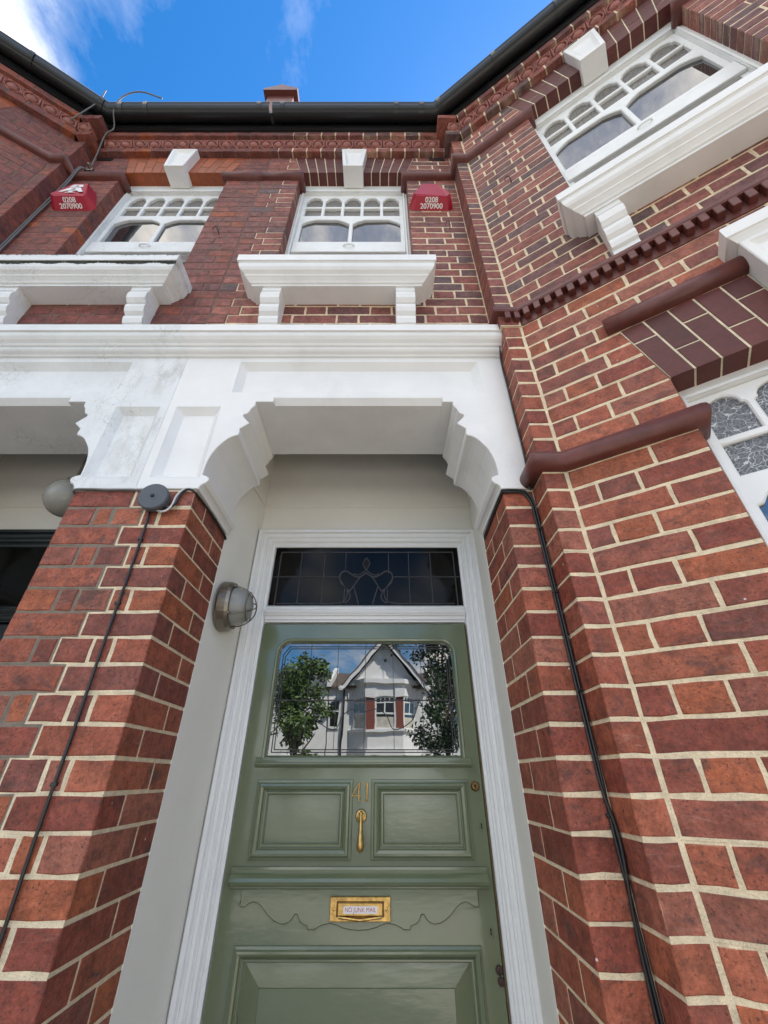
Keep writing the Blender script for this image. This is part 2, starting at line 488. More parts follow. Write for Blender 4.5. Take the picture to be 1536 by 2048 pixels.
class MB:
    def __init__(self):
        self.v, self.f = [], []

    def add(self, vs, fs):
        n = len(self.v)
        self.v += [tuple(p) for p in vs]
        self.f += [tuple(i + n for i in f) for f in fs]
        return self

    def box(self, x0, x1, y0, y1, z0, z1, fn=None):
        vs = [(x0, y0, z0), (x1, y0, z0), (x1, y1, z0), (x0, y1, z0), (x0, y0, z1), (x1, y0, z1), (x1, y1, z1), (x0, y1, z1)]
        if fn:
            vs = [fn(*p) for p in vs]
        return self.add(vs, [(0, 3, 2, 1), (4, 5, 6, 7), (0, 1, 5, 4), (1, 2, 6, 5), (2, 3, 7, 6), (3, 0, 4, 7)])

    def bevbox(self, x0, x1, y0, y1, z0, z1, b=0.004, fn=None):
        # box with its six faces pulled in: chamfered edges and corners
        vs, fs = [], []
        X, Y, Z = (x0, x1), (y0, y1), (z0, z1)
        idx = {}
        for i in (0, 1):
            for j in (0, 1):
                for k in (0, 1):
                    sx, sy, sz = (1, -1)[i], (1, -1)[j], (1, -1)[k]
                    p = (X[i], Y[j], Z[k])
                    for a, q in enumerate(((p[0], p[1] + sy * b, p[2] + sz * b), (p[0] + sx * b, p[1], p[2] + sz * b), (p[0] + sx * b, p[1] + sy * b, p[2]))):
                        idx[i, j, k, a] = len(vs)
                        vs.append(q)
        for a in range(3):
            for s in (0, 1):
                c = []
                for (m, n) in ((0, 0), (1, 0), (1, 1), (0, 1)):
                    t = [0, 0, 0]
                    t[a] = s
                    t[(a + 1) % 3] = m
                    t[(a + 2) % 3] = n
                    c.append(idx[t[0], t[1], t[2], a])
                fs.append(tuple(c) if s else tuple(reversed(c)))
        for a in range(3):
            b1, b2 = (a + 1) % 3, (a + 2) % 3
            for m in (0, 1):
                for n in (0, 1):
                    c = []
                    for s, w in ((0, b1), (1, b1), (1, b2), (0, b2)):
                        t = [0, 0, 0]
                        t[a] = s
                        t[b1] = m
                        t[b2] = n
                        c.append(idx[t[0], t[1], t[2], w])
                    fs.append(tuple(c))
        for i in (0, 1):
            for j in (0, 1):
                for k in (0, 1):
                    fs.append((idx[i, j, k, 0], idx[i, j, k, 1], idx[i, j, k, 2]))
        if fn:
            vs = [fn(*p) for p in vs]
        return self.add(vs, fs)

    def loft(self, rings, closed_ring=True, cap0=False, cap1=False):
        n = len(rings[0])
        base = len(self.v)
        for r in rings:
            self.v += [tuple(p) for p in r]
        for i in range(len(rings) - 1):
            for j in range(n if closed_ring else n - 1):
                a = base + i * n + j
                b = base + i * n + (j + 1) % n
                self.f.append((a, b, b + n, a + n))
        if cap0:
            self.f.append(tuple(base + j for j in range(n)))
        if cap1:
            self.f.append(tuple(base + (len(rings) - 1) * n + j for j in reversed(range(n))))
        return self

    def tube(self, pts, r, sides=8, caps=True, fn=None):
        pts = [Vector(p) for p in pts]
        rings = []
        rr = r if isinstance(r, (list, tuple)) else [r] * len(pts)
        prev = None
        for i, p in enumerate(pts):
            d = (pts[min(i + 1, len(pts) - 1)] - pts[max(i - 1, 0)]).normalized()
            if prev is None:
                up = Vector((0, 0, 1)) if abs(d.z) < 0.9 else Vector((0, 1, 0))
                u = d.cross(up).normalized()
            else:
                u = (prev - d * prev.dot(d)).normalized()
            prev = u
            w = d.cross(u)
            rings.append([p + (u * math.cos(2 * math.pi * k / sides) + w * math.sin(2 * math.pi * k / sides)) * rr[i] for k in range(sides)])
        if fn:
            rings = [[fn(*q) for q in rg] for rg in rings]
        return self.loft(rings, True, caps, caps)

    def lathe(self, prof, c, axis, sides=20, cap0=True, cap1=True):
        # prof: (radius, distance along axis)
        a = Vector(axis).normalized()
        up = Vector((0, 0, 1)) if abs(a.z) < 0.9 else Vector((0, 1, 0))
        u = a.cross(up).normalized()
        w = a.cross(u)
        c = Vector(c)
        rings = [[c + a * h + (u * math.cos(2 * math.pi * k / sides) + w * math.sin(2 * math.pi * k / sides)) * max(r, 1e-4) for k in range(sides)] for r, h in prof]
        return self.loft(rings, True, cap0, cap1)

    def build(self, name, material, parent=None, smooth=False, tone=None, label=None, kind=None, recalc=True, mir=None):
        m_ = MIR if mir is None else mir
        v = np.array([tuple(p) for p in self.v], dtype=float)
        f = self.f
        if m_:
            v[:, 0] = 2 * XC - v[:, 0]
            f = [tuple(reversed(q)) for q in f]
        lo, hi = v.min(0), v.max(0)
        org = np.array([(lo[0] + hi[0]) / 2, (lo[1] + hi[1]) / 2, lo[2]])
        me = bpy.data.meshes.new(name)
        me.from_pydata((v - org).tolist(), [], f)
        if recalc:
            import bmesh
            bm = bmesh.new()
            bm.from_mesh(me)
            bmesh.ops.recalc_face_normals(bm, faces=bm.faces)
            bm.to_mesh(me)
            bm.free()
        if tone is not None:
            at = me.color_attributes.new('tone', 'FLOAT_COLOR', 'POINT')
            arr = np.ones((len(v), 4), dtype=np.float32)
            arr[:, :3] = np.array(tone, dtype=np.float32)
            at.data.foreach_set('color', arr.ravel())
        me.materials.append(MATS[material])
        if smooth:
            me.polygons.foreach_set('use_smooth', [True] * len(me.polygons))
        return link(name, me, org, parent, label, kind)


def link(name, me, org, parent=None, label=None, kind=None):
    o = bpy.data.objects.new(name, me)
    COL.objects.link(o)
    pw = WL.get(parent.name, Vector((0, 0, 0))) if parent else Vector((0, 0, 0))
    o.parent = parent
    o.location = Vector(org) - pw
    WL[o.name] = Vector(org)
    if label:
        o['label'] = label
    if kind:
        o['kind'] = kind
    return o


def empty(name, loc, parent=None, mirror=True):
    loc = Vector(loc)
    if MIR and mirror:
        loc.x = 2 * XC - loc.x
    o = link(name, None, loc, parent)
    o.empty_display_size = 0.1
    return o


def thing(o, label, cat, group=None):
    o['label'] = label
    o['category'] = cat
    if group:
        o['group'] = group
    return o


class Frame:
    """A vertical wall face: s runs along it, t stands out of it, z up."""

    def __init__(self, p0, ang=0.0):
        self.p = Vector((p0[0], p0[1], 0))
        a = math.radians(ang)
        self.d = Vector((math.cos(a), -math.sin(a), 0))
        self.n = Vector((-math.sin(a), -math.cos(a), 0))

    def P(self, s, t, z):
        q = self.p + self.d * s + self.n * t
        return (q.x, q.y, z)


def offset_path(path, o, closed):
    n = len(path)
    out = []
    for i in range(n):
        p = Vector(path[i])
        a = Vector(path[i - 1]) if (i > 0 or closed) else None
        b = Vector(path[(i + 1) % n]) if (i < n - 1 or closed) else None
        ns = []
        for q0, q1 in ((a, p), (p, b)):
            if q0 is None or q1 is None:
                continue
            d = (q1 - q0).normalized()
            ns.append(Vector((d.y, -d.x)))
        if len(ns) == 1:
            m = ns[0]
        else:
            m = (ns[0] + ns[1]).normalized()
            m = m / max(m.dot(ns[0]), 0.35)
        out.append(p + m * o)
    return out


def sweep(mb, path, prof, fn, closed=False, caps=True, close_prof=False):
    """Moulding: prof = [(offset to the right-hand side of the path, height)], fn(a, b, h) -> point."""
    cols = []
    for o, h in prof:
        cols.append([fn(q.x, q.y, h) for q in offset_path(path, o, closed)])
    rings = [[cols[k][i] for k in range(len(prof))] for i in range(len(path))]
    if closed:
        rings.append(rings[0])
    mb.loft(rings, close_prof, caps and not closed, caps and not closed)
    return mb


def plate(mb, outer, holes, fn, t0, t1, bevel=0.0, back=False):
    """Flat board with holes: fn(a, b, t) maps it into space; t0 is its face."""
    def ccw(p, want):
        ar = sum(p[i][0] * p[(i + 1) % len(p)][1] - p[(i + 1) % len(p)][0] * p[i][1] for i in range(len(p)))
        return list(p) if (ar > 0) == want else list(reversed(p))
    loops = [ccw(outer, True)] + [ccw(h, False) for h in holes]
    fr = []
    for lp in loops:
        if bevel > 0:
            fr.append([tuple(q) for q in offset_path(lp, -bevel, True)])
        else:
            fr.append(lp)
    tris = tessellate_polygon([[Vector((p[0], p[1], 0)) for p in lp] for lp in fr])
    flat = [p for lp in fr for p in lp]
    mb.add([fn(p[0], p[1], t0) for p in flat], tris)
    if back:
        mb.add([fn(p[0], p[1], t1) for lp in loops for p in lp], tris)
    for lp, f2 in zip(loops, fr):
        if bevel > 0:
            s = bevel if t1 < t0 else -bevel
            mb.loft([[fn(p[0], p[1], t0) for p in f2], [fn(p[0], p[1], t0 - s) for p in lp], [fn(p[0], p[1], t1) for p in lp]])
        else:
            mb.loft([[fn(p[0], p[1], t0) for p in lp], [fn(p[0], p[1], t1) for p in lp]])
    return mb


def rect(a0, a1, b0, b1):
    return [(a0, b0), (a1, b0), (a1, b1), (a0, b1)]


def smooth_curve(pts, n=6):
    """Catmull-Rom through 2-D or 3-D points."""
    P = [Vector(p) for p in pts]
    P = [P[0] * 2 - P[1]] + P + [P[-1] * 2 - P[-2]]
    out = []
    for i in range(1, len(P) - 2):
        for k in range(n):
            t = k / n
            a, b, c, d = P[i - 1], P[i], P[i + 1], P[i + 2]
            out.append(0.5 * ((2 * b) + (c - a) * t + (2 * a - 5 * b + 4 * c - d) * t * t + (3 * b - a - 3 * c + d) * t ** 3))
    out.append(P[-2])
    return out


def text_mesh(body, size, bold=0.018):
    cu = bpy.data.curves.new('txt', 'FONT')
    cu.body = body
    cu.size = size
    cu.offset = size * bold
    cu.align_x = 'CENTER'
    cu.align_y = 'CENTER'
    o = bpy.data.objects.new('txt', cu)
    COL.objects.link(o)
    dg = bpy.context.evaluated_depsgraph_get()
    me = bpy.data.meshes.new_from_object(o.evaluated_get(dg))
    v = [tuple(p.co) for p in me.vertices]
    f = [tuple(p.vertices) for p in me.polygons]
    bpy.data.objects.remove(o)
    bpy.data.curves.remove(cu)
    bpy.data.meshes.remove(me)
    return v, f


def lettering(body, size, fn, thick=0.0008, bold=0.018):
    """Flat raised print: fn(a, b, t) maps letter plane to space."""
    v, f = text_mesh(body, size, bold)
    mb = MB()
    n = len(v)
    edges = {}
    for q in f:
        for i in range(len(q)):
            e = (q[i], q[(i + 1) % len(q)])
            edges[e] = edges.get(e, 0) + 1
    mb.add([fn(p[0], p[1], thick) for p in v] + [fn(p[0], p[1], 0.0) for p in v],
           list(f) + [(b, a, a + n, b + n) for (a, b) in edges if (b, a) not in edges])
    return mb


# ------------------------------------------------------------------ brickwork
CO = 0.075
J0 = 0.7904            # height of one bed joint, relative to the eye
JT = 0.0047            # half a joint


def zj(k):
    return J0 + k * CO


def proj(p):
    x, y, z = p
    d = y * math.cos(PITCH) + z * math.sin(PITCH)
    if d < 0.05:
        return (-9999, -9999)
    return (763 + F_PX * x / d, 1024 - F_PX * (-y * math.sin(PITCH) + z * math.cos(PITCH)) / d)


class Wall:
    """Bricks and mortar of one wall part of one house."""
    pool = []

    def __init__(self, part):
        self.part = part
        self.mort = MB()
        self.mtone = []

    def brick(self, fn, s0b, s0t, s1b, s1t, z0, z1, depth, tone, e0=False, e1=False, t=0.0, mtone=None, mz=None, material='brick', jit=0.0016, bev=0.0026):
        R = RND
        j = lambda k=1.0: R.uniform(-jit, jit) * k
        L = abs(s1b - s0b)
        nm = 2 if L > 0.14 else 1
        pts = []
        a0, a1 = (0.25 if e0 else 1.0), (0.25 if e1 else 1.0)
        pts.append((s0b + j(a0), z0 + j()))
        for i in range(nm):
            q = (i + 1) / (nm + 1)
            pts.append((s0b + (s1b - s0b) * q, z0 + j(1.2)))
        pts.append((s1b + j(a1), z0 + j()))
        pts.append(((s1b + s1t) / 2 + j(a1), (z0 + z1) / 2))
        pts.append((s1t + j(a1), z1 + j()))
        for i in range(nm):
            q = 1 - (i + 1) / (nm + 1)
            pts.append((s0t + (s1t - s0t) * q, z1 + j(1.2)))
        pts.append((s0t + j(a0), z1 + j()))
        pts.append(((s0b + s0t) / 2 + j(a0), (z0 + z1) / 2))
        cs = sum(p[0] for p in pts) / len(pts)
        cz = sum(p[1] for p in pts) / len(pts)
        n = len(pts)
        t = t + R.uniform(-0.0008, 0.0009)
        inner = []
        for (s, z) in pts:
            sx = bev if s < cs else -bev
            sz = bev if z < cz else -bev
            if abs(s - cs) < L * 0.3:
                sx = 0
            if abs(z - cz) < (z1 - z0) * 0.25:
                sz = 0
            inner.append((s + sx, z + sz))
        tl = R.uniform(-0.0006, 0.0006)
        vs = [fn(s, t + tl * (1 if s < cs else -1), z) for s, z in inner] + [fn(s, t - bev, z) for s, z in pts] + [fn(s, t - depth, z) for s, z in pts]
        fs = [tuple(range(n))]
        for i in range(n):
            k = (i + 1) % n
            fs.append((i, i + n, k + n, k))
            fs.append((i + n, i + 2 * n, k + 2 * n, k + n))
        c = np.array(tone) * R.uniform(0.9, 1.1)
        px = [proj((2 * XC - v[0] if MIR else v[0], v[1], v[2])) for v in vs[:n]]
        us, ws = [p[0] for p in px], [p[1] for p in px]
        vis = max(us) > 0 and min(us) < 1536 and max(ws) > 0 and min(ws) < 2048
        area = (max(us) - min(us)) * (max(ws) - min(ws)) if vis else 0
        tones = [tuple(c)] * n
        mc = np.array(mtone if mtone is not None else c)
        for i in range(2 * n):
            w_ = max(0.0, R.uniform(-0.6, 0.5)) if (i < n and material == 'brick') else 0.0
            tones.append(tuple(c * (1 - w_) + mc * 0.8 * w_))
        Wall.pool.append(dict(wall=self, v=vs, f=fs, tone=tones, area=area, mat=material))
        if mtone is not None:
            g = JT + 0.0004
            m0, m1 = mz if mz else (z0 - JT, z1 + JT)
            rec = 0.0020 + R.uniform(-0.0009, 0.0012)
            x0b, x0t = (s0b + 0.002, s0t + 0.002) if e0 else (s0b - g, s0t - g)
            x1b, x1t = (s1b - 0.002, s1t - 0.002) if e1 else (s1b + g, s1t + g)
            ft, bt = t - rec, t - depth + 0.002
            vv = [fn(x0b, ft, m0), fn(x1b, ft, m0), fn(x1b, bt, m0), fn(x0b, bt, m0), fn(x0t, ft, m1), fn(x1t, ft, m1), fn(x1t, bt, m1), fn(x0t, bt, m1)]
            self.mort.add(vv, [(0, 1, 2, 3), (7, 6, 5, 4), (4, 5, 1, 0), (5, 6, 2, 1), (6, 7, 3, 2), (7, 4, 0, 3)])
            self.mtone += [mtone] * 8

    def face(self, fr, k0, k1, s0, s1, holes=(), tonef=None, mtonef=None, off=0.0, depth=0.1, e0=False, e1=False, t=0.0, header=False, corbel=False):
        """Flemish bond (or all headers) over courses k0..k1-1; holes = functions k -> (a_bottom, a_top, b_bottom, b_top) or None."""
        per = 0.1125 if header else 0.3375
        for k in range(k0, k1):
            za, zb = zj(k), zj(k + 1)
            segs = [((s0, s0, e0), (s1, s1, e1))]
            for h in holes:
                r = h(k)
                if not r:
                    continue
                ab, at_, bb, bt = r
                nxt = []
                for (l, rr) in segs:
                    if bb <= l[0] or ab >= rr[0]:
                        nxt.append((l, rr))
                        continue
                    if ab - l[0] > 0.012:
                        nxt.append((l, (ab, at_, True)))
                    if rr[0] - bb > 0.012:
                        nxt.append(((bb, bt, True), rr))
                segs = nxt
            sh = off + (per / 2 if k % 2 else 0.0)
            for (l, rr) in segs:
                a, b = l[0], rr[0]
                cuts = []
                i0 = int(math.floor((a - sh) / per)) - 1
                i = i0
                while sh + i * per < b + per:
                    base = sh + i * per
                    cuts.append(base)
                    if not header:
                        cuts.append(base + 0.225)
                    i += 1
                cuts = [c for c in cuts if a + 0.04 < c < b - 0.04]
                cuts = [c + RND.uniform(-0.003, 0.003) for c in cuts]
                ed = [a] + cuts + [b]
                for i in range(len(ed) - 1):
                    first, last = i == 0, i == len(ed) - 2
                    p0 = ed[i] + (0 if first and l[2] else JT)
                    p1 = ed[i + 1] - (0 if last and rr[2] else JT)
                    d0 = (l[1] - l[0]) if first else 0
                    d1 = (rr[1] - rr[0]) if last else 0
                    cx = (p0 + p1) / 2
                    q = fr.P(cx, 0, (za + zb) / 2)
                    self.brick(fr.P, p0, p0 + d0, p1, p1 + d1, za + JT, zb - JT, depth, tonef(q, p1 - p0, k), first and l[2], last and rr[2], t=t,
                               mtone=mtonef(q, k), mz=(za + JT + 0.002, zb) if corbel else (za, zb))

    def block(self, x0, x1, y0, y1, k, tone, mtone, mx0=None, mx1=None, my1=None, corbel=False, bed=True):
        """One brick seen on more than one side, with the mortar bed round it."""
        za, zb = zj(k), zj(k + 1)
        fr = Frame((0, y0), 0)
        self.brick(fr.P, x0, x0, x1, x1, za + JT, zb - JT, y1 - y0, tone, True, True)
        if not bed:
            return
        r = 0.0018
        mx0 = x0 + r if mx0 is None else mx0
        mx1 = x1 - r if mx1 is None else mx1
        my1 = y1 - r if my1 is None else my1
        self.mort.box(mx0, mx1, y0 + r + RND.uniform(-0.0008, 0.001), my1, za + (JT + 0.002 if corbel else 0), zb)
        self.mtone += [mtone] * 8

    def finish(self, parent, name, label=None):
        if not self.mort.v:
            return None
        return self.mort.build(name, 'mortar', parent, tone=self.mtone, label=label)


def flush_bricks(limit=300):
    """The bricks that show largest become objects of their own, the rest one joined part per wall."""
    pool = sorted(Wall.pool, key=lambda b: -b['area'])
    rest = {}
    for i, b in enumerate(pool):
        if i < limit and b['area'] > 60:
            mb = MB()
            mb.add(b['v'], b['f'])
            mb.build('brick', b['mat'], b['wall'].obj, tone=b['tone'], recalc=False)
        else:
            rest.setdefault((id(b['wall']), b['mat']), []).append(b)
    for (_, m), bs in rest.items():
        mb = MB()
        tn = []
        for b in bs:
            mb.add(b['v'], b['f'])
            tn += b['tone']
        mb.build('brickwork', m, bs[0]['wall'].obj, tone=tn, kind='stuff', recalc=False)
    Wall.pool = []


RED = [(0.30, 0.084, 0.046), (0.27, 0.074, 0.042), (0.33, 0.098, 0.052), (0.235, 0.066, 0.042), (0.28, 0.096, 0.062), (0.215, 0.054, 0.034), (0.31, 0.088, 0.040), (0.26, 0.080, 0.052), (0.20, 0.062, 0.044)]
PURPLE = [(0.25, 0.082, 0.062), (0.215, 0.073, 0.058), (0.28, 0.092, 0.066), (0.18, 0.066, 0.056), (0.23, 0.07, 0.05), (0.155, 0.066, 0.060)]
DARK = [(0.115, 0.068, 0.066), (0.135, 0.07, 0.065)]
SOOT = [(0.20, 0.062, 0.048), (0.18, 0.058, 0.048), (0.22, 0.064, 0.046), (0.16, 0.055, 0.048), (0.24, 0.07, 0.045)]
CREAM = (0.80, 0.665, 0.46)
GREY = (0.25, 0.205, 0.16)
THIN = (0.20, 0.125, 0.10)


def tone_low(q, L, k):
    return RND.choice(RED)


def tone_up(q, L, k):
    if RND.random() < (0.16 if L < 0.13 else 0.05):
        return RND.choice(DARK)
    return RND.choice(PURPLE)


def tone_old(q, L, k):
    if RND.random() < 0.06:
        return (0.30, 0.075, 0.03)
    return RND.choice(SOOT)


STEP = {}


def repoint_edge(k, base, slope):
    if k not in STEP:
        STEP[k] = base + RND.uniform(-0.05, 0.05)
    return STEP[k]


# ------------------------------------------------------------------ plan of the terrace (metres from the eye)
W1 = 1.19              # face of the porch piers
W2 = 1.21              # face of the wall above
YB = 1.5175            # back of the brick piers
YD = 1.84              # door plane
GZ = -1.6              # path
NIB = 0.543            # side of the bay's corner nib
CANT = 33.0
FM = Frame((0, W2), 0)
FCL = Frame((0.622, 1.086), CANT)
FCU = Frame((0.622, 1.106), CANT)
FAS = 1.185            # face of the white entablature
K_EAVES = 45           # corbel course sits on this joint (z = 4.165)

# sash-window heights
WH = dict(head=3.905, apex=3.715, row1=3.555, row2a=3.53, row2b=3.405, big_t=3.343, big_b=3.0, rail=2.85, foot=2.2)


def arch_light(a0, a1, z0, z1, rise, n=9):
    """A light with a round head on small shoulders, as polygon."""
    w = a1 - a0
    sh = w * 0.10
    zs = z1 - rise
    pts = [(a0, z0), (a1, z0), (a1, zs - 0.004), (a1 - sh * 0.35, zs + 0.006), (a1 - sh, zs + 0.010)]
    cx, r = (a0 + a1) / 2, w / 2 - sh
    for i in range(1, n):
        an = math.pi * i / n
        pts.append((cx + r * math.cos(an), zs + 0.010 + (rise - 0.010) * math.sin(an)))
    pts += [(a0 + sh, zs + 0.010), (a0 + sh * 0.35, zs + 0.006), (a0, zs - 0.004)]
    return pts


def shoulder_light(a0, a1, z0, z1):
    """Large pane with cut shoulders at the top."""
    w = a1 - a0
    return [(a0, z0), (a1, z0), (a1, z1 - 0.062), (a1 - 0.018, z1 - 0.044), (a1 - 0.032, z1 - 0.03), (a1 - 0.062, z1 - 0.012), (a1 - 0.085, z1),
            (a0 + 0.085, z1), (a0 + 0.062, z1 - 0.012), (a0 + 0.032, z1 - 0.03), (a0 + 0.018, z1 - 0.044), (a0, z1 - 0.062)]


def sash_window(house, fr, s0, s1, paint, label=None, z=WH, nlights=5, glass2='glass'):
    """Box sash: frame, arched top lights over two shouldered panes, bottom sash set back behind the meeting rail."""
    w = empty('window', fr.P((s0 + s1) / 2, -0.09, z['foot']), house)
    if label:
        w['label'] = label
    T = -0.085
    P = fr.P
    # box frame
    mb = MB()
    plate(mb, rect(s0 - 0.03, s1 + 0.03, z['foot'] - 0.05, z['head'] + 0.03), [rect(s0 + 0.028, s1 - 0.028, z['foot'], z['apex'] + 0.04)], lambda a, b, t: P(a, t, b), T, T - 0.07, 0.003)
    sweep(mb, [(s0 + 0.028, z['foot']), (s0 + 0.028, z['apex'] + 0.04), (s1 - 0.028, z['apex'] + 0.04), (s1 - 0.028, z['foot'])], [(-0.001, T), (-0.001, T + 0.006), (-0.010, T + 0.008), (-0.016, T)], lambda a, b, h: P(a, h, b), caps=True)
    mb.build('window_frame', paint, w)
    # upper sash
    a0, a1 = s0 + 0.026, s1 - 0.026
    l0, l1 = a0 + 0.03, a1 - 0.03
    bar = 0.024
    lw = (l1 - l0 - bar * (nlights - 1)) / nlights
    holes, panes = [], []
    for i in range(nlights):
        x = l0 + i * (lw + bar)
        up = arch_light(x, x + lw, z['row1'], z['apex'], 0.062)
        lo = rect(x, x + lw, z['row2b'], z['row2a'])
        holes += [up, lo]
        panes += [(up, 'pebble_glass'), (lo, 'pebble_glass')]
    mid = (l0 + l1) / 2
    for b0, b1 in ((l0, mid - 0.014), (mid + 0.014, l1)):
        sh = shoulder_light(b0, b1, z['big_b'], z['big_t'])
        holes.append(sh)
        panes.append((sh, glass2))
    Ts = T - 0.022
    mb = MB()
    plate(mb, rect(a0, a1, z['rail'], z['apex'] + 0.045), holes, lambda a, b, t: P(a, t, b), Ts, Ts - 0.03, 0.0045)
    # meeting rail and horns
    mb.bevbox(a0 + 0.004, a1 - 0.004, Ts - 0.001, Ts + 0.016, z['rail'] - 0.003, z['big_b'] - 0.022, 0.003, lambda x, t, q: P(x, t, q))
    for e in (a0 + 0.001, a1 - 0.031):
        prof = [(0, z['rail']), (0, z['rail'] - 0.055), (-0.012, z['rail'] - 0.075), (-0.03, z['rail'] - 0.045), (-0.03, z['rail'])]
        mb.loft([[P(e, Ts - 0.002 + t, q) for t, q in prof], [P(e + 0.03, Ts - 0.002 + t, q) for t, q in prof]], True, True, True)
    mb.build('upper_sash', paint, w)
    for poly, g in panes:
        mb = MB()
        c = (sum(p[0] for p in poly) / len(poly), sum(p[1] for p in poly) / len(poly))
        big = [(c[0] + (p[0] - c[0]) * 1.02, c[1] + (p[1] - c[1]) * 1.02) for p in poly]
        ka, kb = RND.uniform(-0.02, 0.02), RND.uniform(-0.012, 0.012)
        plate(mb, big, [], lambda a, b, t: P(a, t + ka * (a - c[0]) + kb * (b - c[1]), b), Ts - 0.019, Ts - 0.023)
        mb.build('pane', g, w)
    # lower sash behind
    Tl = Ts - 0.036
    mb = MB()
    plate(mb, rect(a0, a1, z['foot'], z['rail'] + 0.05), [rect(a0 + 0.045, a1 - 0.045, z['foot'] + 0.09, z['rail'] - 0.004)], lambda a, b, t: P(a, t, b), Tl, Tl - 0.03, 0.003)
    mb.build('lower_sash', paint, w)
    mb = MB()
    plate(mb, rect(a0 + 0.04, a1 - 0.04, z['foot'] + 0.08, z['rail'] + 0.0), [], lambda a, b, t: P(a, t, b), Tl - 0.016, Tl - 0.02)
    mb.build('pane', 'glass', w)
    # pull handle on the rail
    mb = MB()
    zc_ = (z['rail'] + z['big_b']) / 2 - 0.012
    pts = [P(mid - 0.034, Ts + 0.014, zc_ + 0.006), P(mid - 0.03, Ts + 0.026, zc_ + 0.001), P(mid - 0.015, Ts + 0.032, zc_ - 0.004), P(mid + 0.015, Ts + 0.032, zc_ - 0.004), P(mid + 0.03, Ts + 0.026, zc_ + 0.001), P(mid + 0.034, Ts + 0.014, zc_ + 0.006)]
    mb.tube(pts, 0.0055, 6)
    mb.build('sash_pull', paint, w)
    return w


SILL_PROF = [(0, 2.08), (0, 2.094), (0.008, 2.096), (0.014, 2.104), (0.028, 2.116), (0.032, 2.118), (0.032, 2.128), (0.036, 2.131), (0.05, 2.140), (0.059, 2.154), (0.062, 2.17), (0.062, 2.184), (0.066, 2.186), (0.066, 2.19), (0.072, 2.191), (0.0725, 2.243), (0.066, 2.249), (-0.085, 2.262)]
BRACKET = [(-0.02, 2.0805), (0.090, 2.0805), (0.092, 2.05), (0.084, 2.046), (0.094, 2.036), (0.099, 2.012), (0.094, 1.985), (0.078, 1.968), (0.070, 1.966), (0.076, 1.957), (0.077, 1.935), (0.068, 1.912), (0.054, 1.903), (0.048, 1.901), (0.055, 1.891), (0.055, 1.872), (0.046, 1.85), (0.032, 1.842), (0.030, 1.80), (-0.02, 1.80)]


def window_sill(house, fr, l0, l1, paint, brackets, label=None):
    c0, c1 = l0 + 0.072, l1 - 0.072
    mb = MB()
    p2 = lambda a, b, h: fr.P(a, -b, h)
    path = [(c0, 0.01), (c0, -0.098), (c1, -0.098), (c1, 0.01)]
    sweep(mb, path, SILL_PROF, p2, caps=True)
    mb.box(c0 + 0.0005, c1 - 0.0005, -0.12, 0.0975, 2.0802, 2.25, lambda s, t, q: fr.P(s, t, q))
    o = mb.build('window_sill', paint, house, label=label)
    if paint == 'old_white_paint' and fr is FM:
        m3 = MB()
        R_ = random.Random(11)
        N_ = 150
        for face in (0, 1):
            ring_a, ring_b = [], []
            for i in range(N_ + 1):
                s_ = l0 + 0.002 + (l1 - l0 - 0.004) * i / N_
                a_ = (0.5 + 0.5 * math.sin(i * 0.21 + 1.3 * math.sin(i * 0.07))) * 0.6 + R_.uniform(0, 0.4)
                if face == 0:
                    ring_a.append(fr.P(s_, 0.1712, 2.2405))
                    ring_b.append(fr.P(s_, 0.1712, 2.2405 - 0.010 * R_.uniform(0.0, 1.0) * a_))
                else:
                    ring_a.append(fr.P(s_, 0.1665, 2.1905 - 0.0008))
                    ring_b.append(fr.P(s_, 0.1620 - 0.001, 2.1905 - 0.006 - 0.020 * a_))
            m3.loft([ring_a, ring_b], False)
        m3.build('lichen', 'lichen', o)
    for b0, b1 in brackets:
        m2 = MB()
        m2.loft([[fr.P(b0, t, q) for t, q in BRACKET], [fr.P(b1, t, q) for t, q in BRACKET]], True, True, True)
        m2.build('bracket', paint, o)
    return o


BULL = [(-0.02, 0.0), (0.022, 0.002), (0.032, 0.010), (0.039, 0.024), (0.041, 0.040), (0.037, 0.055), (0.028, 0.066), (0.014, 0.072), (-0.02, 0.0735)]


def bullnose(house, path, z, name='string_course'):
    mb = MB()
    sweep(mb, path, [(o, z + h) for o, h in BULL], lambda a, b, h: (a, b, h))
    return mb.build(name, 'terracotta', house, smooth=True)


